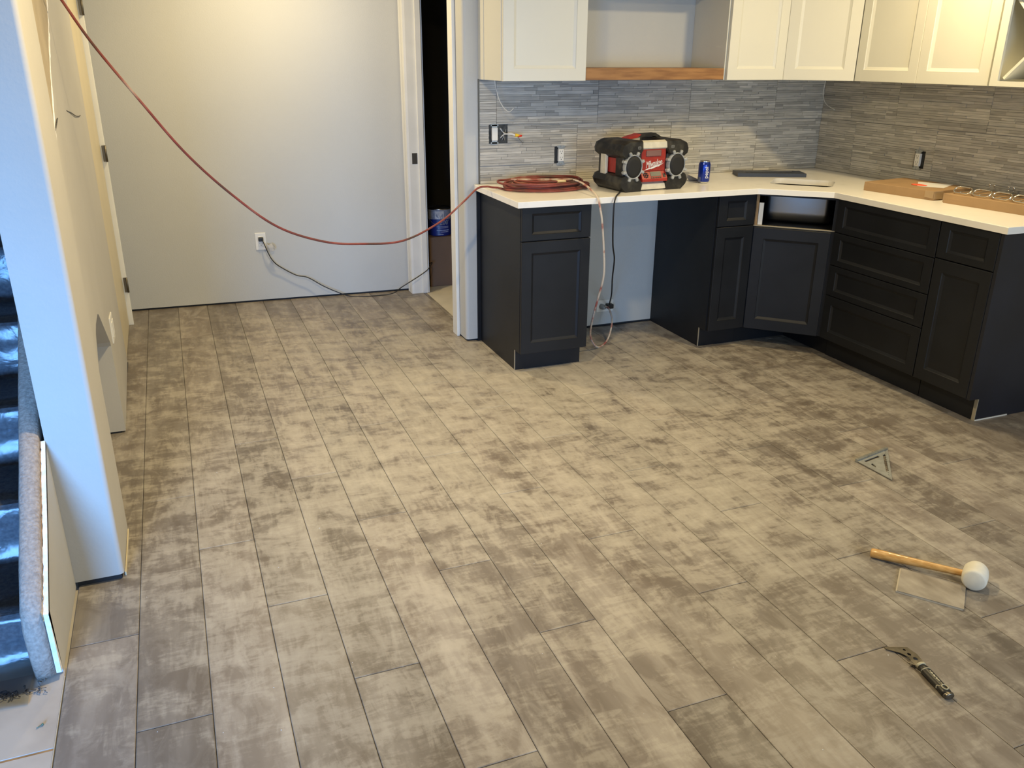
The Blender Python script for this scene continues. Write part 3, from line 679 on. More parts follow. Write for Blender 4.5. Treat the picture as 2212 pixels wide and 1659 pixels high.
def lay_tiles(bs, x_end, cuts0, cuts1, holes, seed):
    z0s = [(0.0, 0.305), (0.306, ZU - ZC - 0.006)]
    for r, cuts in enumerate((cuts0, cuts1)):
        xs = sorted(set([0.0] + [c for c in cuts if 0 < c < x_end] + [x_end]))
        for i in range(len(xs) - 1):
            a, b = xs[i], xs[i + 1]; z0, z1 = z0s[r]
            # cut round the electrical boxes
            segs = [(a, b, z0, z1)]
            for (hx0, hx1, hz0, hz1) in holes:
                out = []
                for (xa, xb, za, zb) in segs:
                    ox0, ox1, oz0, oz1 = max(xa, hx0), min(xb, hx1), max(za, hz0), min(zb, hz1)
                    if ox0 < ox1 and oz0 < oz1:
                        if za < oz0 - .004: out.append((xa, xb, za, oz0))
                        if oz1 < zb - .004: out.append((xa, xb, oz1, zb))
                        if xa < ox0 - .004: out.append((xa, ox0, oz0, oz1))
                        if ox1 < xb - .004: out.append((ox1, xb, oz0, oz1))
                    else: out.append((xa, xb, za, zb))
                segs = out
            for s, (xa, xb, za, zb) in enumerate(segs):
                me = tile_mesh(xb - xa - 0.0002, zb - za - 0.0003, seed + r * 100 + i * 10 + s)
                o = bpy.data.objects.new('tile', me); COL.objects.link(o); o.parent = bs; o.location = (xa, 0, za)
lay_tiles(BS1, W - 0.001, [0.583, 1.193, 1.803], [0.097, 0.707, 1.309, 1.919], [(0.054, 0.162, 0.212, 0.312), (0.446, 0.504, 0.094, 0.186)], 11)
lay_tiles(BS2, 1.955, [0.31, 0.92, 1.53], [0.61, 1.22, 1.83], [(0.790, 0.864, 0.082, 0.190)], 900)
bm = new(); box(bm, -0.006, -0.0005, -0.012, 0, 0.0, ZU - ZC); build('edge_trim', bm, BRONZE, BS1, local=True)

# ================================================================== UPPER CABINETS
ZT = 2.36
def upper(label, org, rz, w, doors, d=0.33):
    t = thing('wall_cabinet', label, 'cabinet', (*org, ZU), rz, 'white wall cabinets')
    bm = new(); box(bm, 0, w, -d, 0, 0, ZT - ZU); build('carcass', bm, CREAM, t, local=True)
    for (a, b) in doors:
        bm = new(); panel_front(bm, a, b, -0.001, ZT - ZU - 0.002, -(d + 0.0215), fw=0.057, fh=0.058, bw=0.015, d=0.010); build('door', bm, CREAM, t, local=True)
    return t
U1 = upper('white wall cabinet at the left end above the red cord', (0.0, -0.001), 0, 0.458, [(0.004, 0.456)])
bm = new(); box(bm, -0.003, -0.0003, -0.085, -0.002, 0, ZT - ZU); build('scribe_strip', bm, CREAM, U1, local=True)
U2 = upper('white one-door wall cabinet right of the hood gap', (1.302, -0.001), 0, 0.385, [(0.009, 0.3815)])
U3 = thing('wall_cabinet', 'diagonal white corner wall cabinet', 'cabinet', (1.69, -0.33, ZU), 0, 'white wall cabinets')
bm = new(); prism(bm, [(W, -0.001), (1.6885, -0.001), (1.6885, -0.331), (1.9585, -0.623), (W, -0.623)], ZU, ZT); build('carcass', bm, CREAM, U3)
ang = math.atan2(-0.292, 0.270); bm = new(); panel_front(bm, 0.0125, 0.385, ZU - 0.001, ZT - 0.002, -0.0215, fw=0.057, fh=0.058, bw=0.015, d=0.010)
bm.transform(Matrix.Translation((1.6885, -0.331, 0)) @ rotz(ang)); build('door', bm, CREAM, U3)
U4 = upper('white two-door wall cabinet on the right wall', (W, -0.6250), -math.pi / 2, 0.866, [(0.003, 0.4265), (0.4290, 0.848)], 0.3295)
WR = thing('wine_rack_cabinet', 'open white cabinet with crossed wine-bottle dividers', 'cabinet', (W, -1.4920, ZU), -math.pi / 2)
bm = new(); d = 0.349; w = 0.43
box(bm, 0, 0.018, -d, 0, 0, ZT - ZU); box(bm, w - 0.018, w, -d, 0, 0, ZT - ZU); box(bm, 0.018, w - 0.018, -d, 0, 0, 0.018); box(bm, 0.018, w - 0.018, -0.012, 0, 0.018, ZT - ZU); box(bm, 0.018, w - 0.018, -d, 0, 0.385, 0.403); box(bm, 0.018, w - 0.018, -d, 0, ZT - ZU - .02, ZT - ZU)
build('carcass', bm, CREAM, WR, local=True)
bm = new(); fy = -(d + 0.0005)
for (a, b, c, e) in ((0, 0.040, 0, ZT - ZU), (w - 0.040, w, 0, ZT - ZU), (0.040, w - 0.040, 0, 0.022), (0.040, w - 0.040, 0.37, 0.405)): box(bm, a, b, fy - 0.012, fy, c, e)
build('face_frame', bm, CREAM, WR, local=True)
cx, cz, L_ = w / 2, 0.196, 0.46
for sgn in (1, -1):
    b = new(); obox(b, Vector((cx, -d / 2 - 0.004, cz)), (L_, d - 0.02, 0.012), Matrix.Rotation(sgn * math.radians(45), 3, 'Y'))
    build('cross_divider', b, CREAM, WR, local=True)
U5 = thing('wall_cabinet', 'short white cabinet above the open gap, bottom out of frame', 'cabinet', (0.88, -0.001, 1.94), 0, 'white wall cabinets')
bm = new(); box(bm, 0.459, 1.301, -0.33, -0.001, 1.94, ZT); build('carcass', bm, CREAM, U5)
bm = new(); panel_front(bm, 0.462, 0.879, 1.94, ZT, -0.352); panel_front(bm, 0.882, 1.299, 1.94, ZT, -0.352); build('door', bm, CREAM, U5)
bm = new(); box(bm, 0.4600, 1.2935, -0.3450, -0.0020, ZU + 0.002, ZU + 0.0600, bevel=0.0015); o = build('wooden_shelf', bm, WOOD); tag(o, 'brown wooden shelf board spanning the gap between the wall cabinets', 'shelf')

# ================================================================== ELECTRICAL
def receptacle_face(bm, sign=1):
    pass
def outlet(label, org, rz, plate=False, w=0.034, h=0.067, group=None, off=0.0):
    """decora receptacle, local frame: faces -y, centred at origin"""
    t = thing('outlet', label, 'outlet', org, rz, group)
    if not plate:
        bm = new(); box(bm, -0.0290, -0.0272, -0.001, 0.045, -0.045, 0.045); box(bm, 0.0272, 0.0290, -0.001, 0.045, -0.045, 0.045); box(bm, -0.0290, 0.0290, -0.001, 0.045, -0.046, -0.0445); box(bm, -0.0290, 0.0290, -0.001, 0.045, 0.0445, 0.046); box(bm, -0.029, 0.029, -0.003, -0.0015, -0.045, 0.045)  # last piece is a flat dark plate for the box's shaded depth
        build('box', bm, PLASTIC_B, t, local=True)
        bm = new()
        for s in (-1, 1):
            bm = new()
            box(bm, off - 0.019, off + 0.019, -0.0135, -0.012, s * 0.034 if s > 0 else -0.053, 0.053 if s > 0 else -0.034)
            box(bm, off - 0.026, off - 0.019, -0.0135, -0.012, s * 0.047 - 0.004, s * 0.047 + 0.004); box(bm, off + 0.019, off + 0.026, -0.0135, -0.012, s * 0.047 - 0.004, s * 0.047 + 0.004)
            b = new(); lathe(b, [(0.0, 0.0022), (0.0035, 0.0018), (0.0038, 0)], 10); b.transform(Matrix.Translation((off, -0.0135, s * 0.046)) @ Matrix.Rotation(math.radians(90), 4, 'X')); merge(bm, b)
            build('yoke', bm, GALV, t, local=True)
    else:
        bm = new(); box(bm, -0.035, 0.035, -0.006, 0.0, -0.0575, 0.0575, bevel=0.003, seg=2); build('cover_plate', bm, PLASTIC_W, t, local=True)
        off = 0
    y0 = -0.0175 if not plate else -0.0085
    bm = new(); box(bm, off - w / 2, off + w / 2, y0, 0.02 if not plate else -0.001, -h / 2, h / 2, bevel=0.0015); build('receptacle', bm, PLASTIC_W, t, local=True)
    bm = new()
    for zc in (-0.0165, 0.0165):
        box(bm, off - 0.0078, off - 0.0058, y0 - 0.0004, y0 + 0.001, zc, zc + 0.0085); box(bm, off + 0.0055, off + 0.0075, y0 - 0.0004, y0 + 0.001, zc + 0.0005, zc + 0.0080)
        b = new(); lathe(b, [(0, 0.0005), (0.0028, 0.0005), (0.0028, -0.001)], 10); b.transform(Matrix.Translation((off, y0, zc - 0.0065)) @ Matrix.Rotation(math.radians(90), 4, 'X')); merge(bm, b)
    build('slots', bm, PLASTIC_B, t, local=True)
    return t
outlet('uncovered white outlet in the back wall left of the red radio', (0.4755, -0.002, 1.0460), 0, off=0.008)
outlet('uncovered white outlet on the shaded right wall', (W - 0.002, -0.837, 1.043), -math.pi / 2, off=-0.006)
# double box with switch and loose wires
SB = thing('switch_box', 'open double electrical box with white switch and loose wires', 'switch', (0.108, -0.001, 1.169))
bm = new(); box(bm, -0.053, -0.051, -0.006, 0.05, -0.049, 0.049); box(bm, 0.051, 0.053, -0.006, 0.05, -0.049, 0.049); box(bm, -0.053, 0.053, -0.006, 0.05, 0.047, 0.049); box(bm, -0.053, 0.053, -0.006, 0.05, -0.049, -0.047); box(bm, -0.053, 0.053, -0.003, -0.0015, -0.048, 0.048)  # dark backing plate stands in for shade inside the box
build('box', bm, mat('shaded_box_interior', (0.03, 0.03, 0.027), 0.5, var=0.8, vscale=50), SB, local=True)
for s in (-1, 1):
    bm = new(); box(bm, -0.040, -0.008, -0.0135, -0.012, 0.034 if s > 0 else -0.053, 0.053 if s > 0 else -0.034); box(bm, -0.046, -0.002, -0.0135, -0.012, s * 0.046 - 0.004, s * 0.046 + 0.004)
    build('yoke', bm, GALV, SB, local=True)
bm = new(); vs = box(bm, -0.041, -0.007, -0.020, -0.010, -0.034, 0.034, bevel=0.002); build('rocker', bm, PLASTIC_W, SB, local=True)
bm = new(); tube(bm, [(0.01, 0.03, 0.045), (0.012, 0.0, 0.03), (0.024, -0.01, 0.012), (0.034, -0.03, 0.002), (0.06, -0.05, 0.004), (0.085, -0.055, -0.004)], 0.0032, 6)
tube(bm, [(0.012, 0.03, -0.03), (0.015, 0.0, -0.02), (0.03, -0.02, -0.002), (0.06, -0.05, -0.001), (0.085, -0.055, -0.008)], 0.0032, 6); build('white_wires', bm, CABLEW, SB, local=True)
bm = new(); tube(bm, [(0.015, -0.008, 0.030), (0.028, -0.014, 0.0), (0.036, -0.008, -0.035)], 0.002, 5); tube(bm, [(0.020, -0.006, -0.035), (0.030, -0.012, -0.01), (0.045, -0.006, 0.025)], 0.002, 5); build('ground_wires', bm, GALV, SB, local=True)
def cone(bm, p, dr, r, l):
    b = new(); lathe(b, [(0, 0), (r, 0), (r * 1.1, l * 0.3), (r * 0.7, l), (0, l * 1.05)], 10)
    b.transform(Matrix.Translation(p) @ Vector((0, 0, 1)).rotation_difference(Vector(dr)).to_matrix().to_4x4()); merge(bm, b)
bm = new(); cone(bm, (0.080, -0.054, -0.004), (1, -0.1, -0.12), 0.0085, 0.024); build('wire_nut', bm, YELLOW, SB, local=True)['label'] = 'yellow wire nut'
bm = new(); cone(bm, (0.096, -0.056, -0.010), (1, -0.1, 0.1), 0.0065, 0.022); build('wire_nut', bm, REDN, SB, local=True)['label'] = 'red wire nut'
bm = new(); tube(bm, [(0.093, -0.055, -0.012), (0.105, -0.055, -0.026), (0.118, -0.055, -0.040), (0.126, -0.055, -0.046), (0.128, -0.055, -0.040)], 0.0013, 5); build('copper_wire', bm, BRONZE, SB, local=True)
# thin cables hanging below the wall cabinets
bm = new(); tube(bm, [(0.052, -0.1, 1.452), (0.056, -0.1, 1.425), (0.078, -0.1, 1.352), (0.109, -0.1, 1.305), (0.138, -0.1, 1.290), (0.164, -0.1, 1.311)], 0.0022, 6)
tag(build('light_cable', bm, CABLEW), 'thin white cable hooked below the left wall cabinet', 'cable')
bm = new(); tube(bm, [(2.2, -0.101, 1.452), (2.2, -0.100, 1.427), (2.2, -0.095, 1.355), (2.2, -0.134, 1.303), (2.2, -0.213, 1.275)], 0.0022, 6)
tag(build('light_cable', bm, CABLEW), 'thin white cable hanging in the corner below the cabinets', 'cable')
# knee-space outlet (sideways plate), grey and black plugs
KO = thing('outlet', 'white sideways outlet low in the knee space with two plugs', 'outlet', (0.812, -0.0005, 0.131))
bm = new(); box(bm, -0.0575, 0.0575, -0.006, 0.0, -0.038, 0.038, bevel=0.003, seg=2); build('cover_plate', bm, PLASTIC_W, KO, local=True)
bm = new(); box(bm, -0.034, 0.034, -0.008, -0.002, -0.017, 0.017, bevel=0.0015); build('receptacle', bm, PLASTIC_W, KO, local=True)
# left wall plate
LP = thing('outlet', 'white double cover plate on the cream wall beside the arch', 'outlet', (xB(-0.54) - 0.001, -0.50, 0.43), math.radians(90))
bm = new(); box(bm, -0.058, 0.058, -0.007, 0.0, -0.0575, 0.0575, bevel=0.002, seg=2); build('cover_plate', bm, PLASTIC_W, LP, local=True)
bm = new(); box(bm, -0.040, -0.008, -0.010, -0.002, -0.033, 0.033, bevel=0.001); box(bm, 0.008, 0.040, -0.010, -0.002, -0.033, 0.033, bevel=0.001); build('rocker', bm, PLASTIC_W, LP, local=True)
# far wall outlet
fa = math.atan(-0.0527)
FO = outlet('white covered outlet on the large far wall', (-1.083, far_y(-1.083) - 0.0005, 0.410), fa, plate=True)

# ================================================================== CORDS
RED = [(-2.05, -1.35, 2.20), (-1.930, -1.20, 1.96), (-1.868, -1.1, 1.782), (-1.847, -1.0, 1.733), (-1.776, -0.95, 1.596), (-1.653, -0.88, 1.405), (-1.514, -0.8, 1.2), (-1.351, -0.7, 1.015), (-1.166, -0.62, 0.852), (-0.957, -0.55, 0.758), (-0.776, -0.5, 0.725), (-0.557, -0.44, 0.713), (-0.347, -0.38, 0.781), (-0.206, -0.33, 0.866), (-0.116, -0.29, 0.924), (-0.058, -0.27, 0.930), (-0.02, -0.25, 0.922), (0.022, -0.235, 0.916)]
RED[0] = (-1.86, -1.25, 2.42); RED[1] = (-1.875, -1.17, 1.98)
XC = thing('extension_cord', 'long dusty red cord hanging from upper left, coiled on the counter', 'cord', (0.28, -0.25, ZC))
bm = new(); tube(bm, RED, 0.0052, 8, 8); build('hanging_run', bm, CORD, XC)
rnd = random.Random(5); coil = []
turns = 11; n = turns * 14
for i in range(n + 1):
    a = 2 * math.pi * i / 14 + 2.7; tn = i // 14
    if i % 14 == 0:
        R0 = (0.97, 0.9, 1.0, 0.62, 0.86, 0.5, 0.95, 0.72, 1.0, 0.58, 0.9, 0.8)[tn % 12]; ox, oy = rnd.uniform(-0.03, 0.03), rnd.uniform(-0.02, 0.02); lvl = tn
    if i == 0: Rp, oxp, oyp = 1.0, 0.0, 0.0
    t = (i % 14) / 14; f = t * t * (3 - 2 * t)
    Rc = Rp + (R0 - Rp) * f; x_ = oxp + (ox - oxp) * f; y_ = oyp + (oy - oyp) * f
    if i % 14 == 13: Rp, oxp, oyp = R0, ox, oy
    z = ZC + 0.0058 + min(0.038, 0.0038 * tn) + 0.003 * math.sin(a * 2 + tn) ** 2
    coil.append((0.285 + x_ + 0.245 * Rc * math.cos(a), -0.265 + y_ + 0.165 * Rc * math.sin(a), z))
coil[0] = (0.022, -0.235, 0.916)
bm = new(); tube(bm, coil, 0.0056, 7, 3); build('coiled_section', bm, CORD, XC)
bm = new(); tube(bm, [(0.30, -0.36, 0.950), (0.325, -0.37, 0.953), (0.352, -0.365, 0.950)], 0.008, 6, 3); build('tape_wrap', bm, mat('masking_tape', (0.72, 0.56, 0.28), 0.6), XC)
TAIL = [coil[-1], (0.36, -0.30, 0.952), (0.409, -0.35, 0.953), (0.421, -0.45, 0.944), (0.404, -0.6, 0.922), (0.392, -0.672, 0.900), (0.400, -0.69, 0.84), (0.410, -0.69, 0.788), (0.435, -0.67, 0.663), (0.457, -0.645, 0.502), (0.462, -0.58, 0.355), (0.476, -0.50, 0.22), (0.499, -0.44, 0.098), (0.579, -0.38, 0.0075), (0.682, -0.3, 0.016), (0.761, -0.2, 0.089), (0.792, -0.1, 0.136), (0.790, -0.05, 0.142)]
bm = new(); tube(bm, TAIL, 0.0054, 8, 8); build('outlet_run', bm, CORDP, XC)
bm = new(); b = new(); lathe(b, [(0, 0), (0.016, 0), (0.017, 0.02), (0.011, 0.035), (0.007, 0.045), (0, 0.046)], 14); b.transform(Matrix.Translation((0.787, -0.0085, 0.131)) @ Matrix.Rotation(math.radians(90), 4, 'X')); merge(bm, b)
build('plug', bm, mat('grey_clear_plug', (0.30, 0.32, 0.32), 0.3), XC)

RC = thing('radio_cord', 'black power cord dropping from the radio to the outlet', 'cord', (0.58, -0.55, ZC))
BLK = [(0.590, -0.53, 0.9115), (0.540, -0.61, 0.912), (0.496, -0.667, 0.909), (0.478, -0.682, 0.876), (0.482, -0.672, 0.78), (0.526, -0.6, 0.645), (0.593, -0.5, 0.544), (0.668, -0.35, 0.401), (0.749, -0.2, 0.261), (0.809, -0.07, 0.165), (0.826, -0.04, 0.146)]
bm = new(); tube(bm, BLK, 0.0042, 7, 7); build('cable', bm, BLKCORD, RC)
bm = new(); box(bm, 0.812, 0.852, -0.048, -0.0085, 0.119, 0.148, bevel=0.005, seg=2); build('plug', bm, PLASTIC_B, RC)

FC = thing('black_power_cord', 'thin black cord from the far wall outlet into the doorway', 'cord', (-1.08, 1.28, 0.43))
FAR = [(-1.077, 1.275, 0.428), (-1.065, 1.262, 0.393), (-1.047, 1.262, 0.338), (-1.022, 1.268, 0.284), (-0.979, 1.275, 0.238), (-0.878, 1.27, 0.172), (-0.804, 1.26, 0.152), (-0.703, 1.24, 0.087), (-0.617, 1.23, 0.041), (-0.530, 1.225, 0.0045), (-0.429, 1.184, 0.0035), (-0.298, 1.178, 0.0035), (-0.235, 1.15, 0.02), (-0.191, 1.1, 0.069), (-0.083, 1.1, 0.126), (-0.01, 1.12, 0.161), (0.024, 1.137, 0.185), (0.06, 1.2, 0.20), (0.045, 1.28, 0.15), (0.05, 1.34, 0.004)]
bm = new(); tube(bm, FAR, 0.0034, 7, 6); build('cable', bm, BLKCORD, FC)
bm = new(); box(bm, -1.098, -1.068, 1.274, 1.299, 0.415, 0.441, bevel=0.003); build('plug', bm, PLASTIC_B, FC)
bm = new()
g = [[(-1.060, 1.262, 0.405), (-1.040, 1.250, 0.395), (-1.018, 1.262, 0.402), (-1.006, 1.240, 0.390)], [(-1.052, 1.258, 0.380), (-1.038, 1.246, 0.372), (-1.014, 1.250, 0.378), (-1.002, 1.236, 0.368)], [(-1.046, 1.258, 0.356), (-1.034, 1.250, 0.348), (-1.016, 1.250, 0.352), (-1.006, 1.244, 0.356)]]
vv = [[bm.verts.new(p) for p in r] for r in g]
for a, b in zip(vv, vv[1:]):
    for j in range(3): bm.faces.new((a[j], a[j + 1], b[j + 1], b[j]))
r = bmesh.ops.solidify(bm, geom=bm.faces[:], thickness=0.0012); build('paper_tag', bm, PAPER, FC)

# ================================================================== RADIO
RD = thing('jobsite_radio', 'dusty red and black jobsite radio with two round speakers', 'radio', (0.785, -0.527, ZC), math.radians(5.2))
def rb(name, m, fn, smooth=False):
    bm = new(); fn(bm); return build(name, bm, m, RD, smooth, local=True)
def cbox(bm, x0, x1, y0, y1, z0, z1, c=0.02): box(bm, x0, x1, y0, y1, z0, z1, bevel=c, seg=1)
rb('body', REDP, lambda bm: box(bm, -0.170, 0.170, 0.022, 0.225, 0.02, 0.235, bevel=0.006))
def bumper(bm, sx, top):
    # faceted shoulder block wrapping a corner over the whole depth
    if top: out = [(0.078, 0.256), (0.165, 0.256), (0.204, 0.240), (0.216, 0.210), (0.212, 0.185), (0.188, 0.168), (0.128, 0.172), (0.090, 0.186), (0.074, 0.210)]
    else: out = [(0.078, 0.0), (0.178, 0.0), (0.210, 0.022), (0.222, 0.050), (0.208, 0.078), (0.188, 0.086), (0.128, 0.084), (0.090, 0.068), (0.068, 0.036)]
    n = len(out); rows = []
    for (y, s, dz) in ((-0.012, 0.90, 0.0), (0.004, 1.0, 0.0), (0.100, 0.99, 0.0), (0.235, 1.0, 0.0), (0.262, 0.88, 0.0)):
        cx_ = 0.14; cz_ = 0.205 if top else 0.05
        rows.append([bm.verts.new((sx * (cx_ + (x - cx_) * s), y, max(0.0, cz_ + (z - cz_) * s) if not (not top and z == 0) else 0.0)) for x, z in out])
    for a, b in zip(rows, rows[1:]): ring_uv(bm, a, b)
    bm.faces.new(rows[0]); bm.faces.new(rows[-1][::-1])
for top in (True, False):
    for sx_ in (-1, 1): rb('corner_bumper', RUBBER, lambda bm: bumper(bm, sx_, top))
rb('front_bar', CREAMBAR, lambda bm: prism(bm, [(-0.002, 0.218), (0.004, 0.212), (0.030, 0.212), (0.050, 0.252), (0.024, 0.255), (0.004, 0.247)], -0.086, 0.088, 'x'))
rb('front_bar', CREAMBAR, lambda bm: prism(bm, [(-0.006, 0.008), (0.010, 0.003), (0.060, 0.003), (0.060, 0.044), (0.012, 0.044), (-0.004, 0.036)], -0.082, 0.084, 'x'))
rb('front_panel', REDP, lambda bm: (box(bm, -0.078, 0.078, 0.006, 0.024, 0.098, 0.214, bevel=0.002), box(bm, -0.072, 0.072, 0.003, 0.008, 0.100, 0.163, bevel=0.0015)))
rb('storage_window', mat('smoky_window', (0.20, 0.10, 0.09), 0.12, coat=0.6), lambda bm: box(bm, -0.050, 0.046, 0.002, 0.007, 0.174, 0.206, bevel=0.003))
def ctrl(bm):
    prism(bm, [(-0.016, 0.048), (0.024, 0.048), (0.024, 0.100), (0.006, 0.098), (-0.016, 0.062)], -0.078, 0.080, 'x')
CT = rb('control_panel', REDP, ctrl)
def on_slope(bm, c, sx_, h0, h1, th=0.002):
    # small raised patch lying on the sloped control face
    a = Vector((0, -0.016, 0.062)); b = Vector((0, 0.006, 0.098)); t = (b - a).normalized(); nn = Vector((0, -t.z, t.y)); 
    vs = []
    for off in (0.0, th):
        for (x, h) in ((c - sx_, h0), (c + sx_, h0), (c + sx_, h1), (c - sx_, h1)):
            vs.append(bm.verts.new(a + t * h * (b - a).length + nn * off + Vector((x, 0, 0))))
    for q in ((0, 1, 2, 3), (4, 5, 6, 7), (0, 1, 5, 4), (1, 2, 6, 5), (2, 3, 7, 6), (3, 0, 4, 7)): bm.faces.new([vs[i] for i in q])
rb('screen', LCD, lambda bm: on_slope(bm, 0.012, 0.033, 0.32, 0.92))
rb('buttons', PLASTIC_B, lambda bm: [on_slope(bm, -0.018 + 0.014 * i, 0.0045, 0.06, 0.20) for i in range(5)] + [on_slope(bm, 0.064, 0.007, 0.15, 0.62)])
def dial(bm):
    a = Vector((-0.052, -0.005, 0.080)); ax = Vector((0, -0.85, 0.52)).normalized(); rot = Vector((0, 0, 1)).rotation_difference(ax).to_matrix()
    for k in range(8):
        q = rot @ Vector((0.0125 * math.cos(k * math.pi / 4), 0.0125 * math.sin(k * math.pi / 4), 0.001)); b = new(); lathe(b, [(0, 0.003), (0.004, 0.002), (0.0042, -0.001)], 8); b.transform(Matrix.Translation(a + q) @ rot.to_4x4()); merge(bm, b)
    b = new(); lathe(b, [(0, 0.004), (0.005, 0.003), (0.005, -0.001)], 10); b.transform(Matrix.Translation(a) @ rot.to_4x4()); merge(bm, b)
rb('dial', PLASTIC_B, dial)
for sx_ in (-1, 1):
    c0 = Vector((sx_ * 0.137, -0.014, 0.128)); RX = Matrix.Rotation(math.radians(90), 4, 'X')
    def sp(bm):
        b = new(); lathe(b, [(0, 0.003), (0.030, 0.006), (0.0475, 0.003), (0.0485, -0.02)], 28); b.transform(Matrix.Translation(c0) @ RX @ Matrix.Scale(1.16, 4, (0, 1, 0))); merge(bm, b)
    spk = rb('speaker', GRILLE, sp)
    def rg(bm):
        b = new(); lathe(b, [(0.0480, 0.002), (0.0500, 0.006), (0.0530, 0.004), (0.055, -0.01), (0.055, -0.040), (0.0480, -0.040)], 28); b.transform(Matrix.Translation(c0) @ RX @ Matrix.Scale(1.16, 4, (0, 1, 0))); merge(bm, b)
        for k in range(8):
            a = math.pi / 8 + k * math.pi / 4
            obox(bm, c0 + Vector((0.0590 * math.cos(a), 0.004, 0.0690 * math.sin(a))), (0.020, 0.026, 0.015), Matrix.Rotation(-a, 3, 'Y'), 0.003)
    rgo = rb('speaker_guard', GREYP, rg)
for sx_ in (-1, 1):
    rb('side_pillar', CREAMBAR, lambda bm: box(bm, sx_ * 0.196 - 0.008, sx_ * 0.196 + 0.008, 0.150, 0.200, 0.075, 0.182, bevel=0.002))
    rb('side_panel', REDP, lambda bm: box(bm, sx_ * 0.176 - 0.006, sx_ * 0.176 + 0.006, 0.03, 0.22, 0.09, 0.165))
    rb('guard_post', RUBBER, lambda bm: box(bm, sx_ * 0.165 - 0.02, sx_ * 0.165 + 0.02, 0.226, 0.250, 0.07, 0.185, bevel=0.004))
    rb('speaker_housing', RUBBER, lambda bm: box(bm, sx_ * 0.137 - 0.056, sx_ * 0.137 + 0.056, 0.000, 0.075, 0.070, 0.188, bevel=0.006))
rb('carry_handle', RUBBER, lambda bm: (prism(bm, [(-0.115, 0.246), (-0.060, 0.262), (0.00, 0.276), (0.105, 0.279), (0.150, 0.256), (0.150, 0.246), (0.10, 0.262), (0.0, 0.258), (-0.06, 0.248)], 0.150, 0.190, 'y')))
rb('handle_grip', REDP, lambda bm: (prism(bm, [(-0.112, 0.247), (-0.060, 0.264), (0.000, 0.2775), (0.012, 0.272), (-0.01, 0.258), (-0.06, 0.250)], 0.146, 0.194, 'y')))
tm = text_mesh('Milwaukee', 0.034, 0.40, 0.0004, 0.0, 0.90)
tm.transform(Matrix.Translation((0.000, 0.0022, 0.138)) @ Matrix.Rotation(math.radians(9), 4, 'Y').inverted() @ Matrix.Rotation(math.radians(90), 4, 'X') @ Matrix.Scale(1.45, 4, (0, 1, 0)) @ Matrix.Scale(0.78, 4, (1, 0, 0)))
build('logo', tm, mat('white_print', (0.75, 0.74, 0.70), 0.5), RD, local=True)
bm = new(); bolt = [(-0.060, 0.105), (-0.022, 0.118), (-0.018, 0.112), (0.022, 0.126), (0.026, 0.120), (0.060, 0.141), (0.020, 0.1335), (0.017, 0.137), (-0.024, 0.124), (-0.028, 0.1285)]
bolt = [(-0.062, 0.104), (-0.014, 0.1125), (-0.016, 0.1095), (0.030, 0.1235), (0.028, 0.1200), (0.064, 0.1400), (0.022, 0.1265), (0.024, 0.1300), (-0.026, 0.1155), (-0.023, 0.1190)]
prism(bm, bolt, 0.0018, 0.0030, 'y'); build('logo_bolt', bm, bpy.data.materials['white_print'], RD, local=True)
for sx_ in (-0.105, 0.105):
    bm = new()
    for (a, b, c, e) in ((-0.008, 0.008, -0.008, -0.0065), (-0.008, 0.008, 0.0065, 0.008), (-0.008, -0.0065, -0.008, 0.008), (0.0065, 0.008, -0.008, 0.008), (-0.003, 0.003, -0.001, 0.001)):
        box(bm, sx_ + a, sx_ + b, -0.0135, -0.0120, 0.222 + c * 0.8, 0.222 + e * 0.8)
    build('bumper_emblem', bm, GREYP, RD, local=True)
# antenna wire and scrap of paper beside the can
bm = new(); tube(bm, [(1.00, -0.30, ZC + 0.022), (1.10, -0.31, ZC + 0.014), (1.20, -0.325, ZC + 0.004)], 0.0012, 5); tube(bm, [(1.00, -0.24, ZC + 0.03), (1.13, -0.22, ZC + 0.03)], 0.0012, 5); build('antenna_wire', bm, BLKCORD, RD)
bm = new(); f = prism(bm, [(1.145, -0.245), (1.165, -0.29), (1.225, -0.335)], ZC + 0.0006, ZC + 0.0020)
for v in bm.verts:
    if v.co.y > -0.25: v.co.z += 0.045
tag(build('paper_scrap', bm, mat('grey_paper', (0.30, 0.28, 0.25), 0.7)), 'small bent grey paper scrap between radio and blue can', 'paper')

# ================================================================== DRINK CAN
CN = thing('drink_can', 'blue drink can standing on the counter right of the radio', 'can', (1.203, -0.372, ZC))
bm = new(); lathe(bm, [(0, 0.004), (0.020, 0.004), (0.0235, 0.0), (0.0265, 0.003), (0.0305, 0.009)], 36); build('base_rim', bm, ALU, CN, local=True)
bm = new(); lathe(bm, [(0.0305, 0.009), (0.0328, 0.014), (0.033, 0.10), (0.0322, 0.104), (0.0275, 0.1165)], 36); build('body', bm, CANBLUE, CN, local=True)
bm = new(); lathe(bm, [(0.0275, 0.1165), (0.0272, 0.119), (0.0275, 0.1215), (0.0262, 0.1222), (0.0248, 0.1190), (0, 0.1188)], 36); build('lid', bm, ALU, CN, local=True)
bm = new(); prism(bm, rounded_rect(0.016, 0.024, 0.007, 4), 0.1195, 0.1206); build('pull_tab', bm, ALU, CN, local=True)
view = math.atan2(-4.488 + 0.38, -1.571 - 1.203)
def wrap(tm, a0, r):
    for v in tm.verts:
        x, y, z = v.co; a = a0 + x / r; v.co = Vector(((r + z) * math.cos(a), (r + z) * math.sin(a), y))
    return tm
tm = text_mesh('pepsi', 0.031, 0.0, 0.0003, 0.0002); tm.transform(Matrix.Rotation(math.radians(90), 4, 'Z')); tm.transform(Matrix.Translation((0, 0, 0.0)))
for v in tm.verts: v.co.y += 0.060
bmesh.ops.subdivide_edges(tm, edges=tm.edges[:], cuts=1)
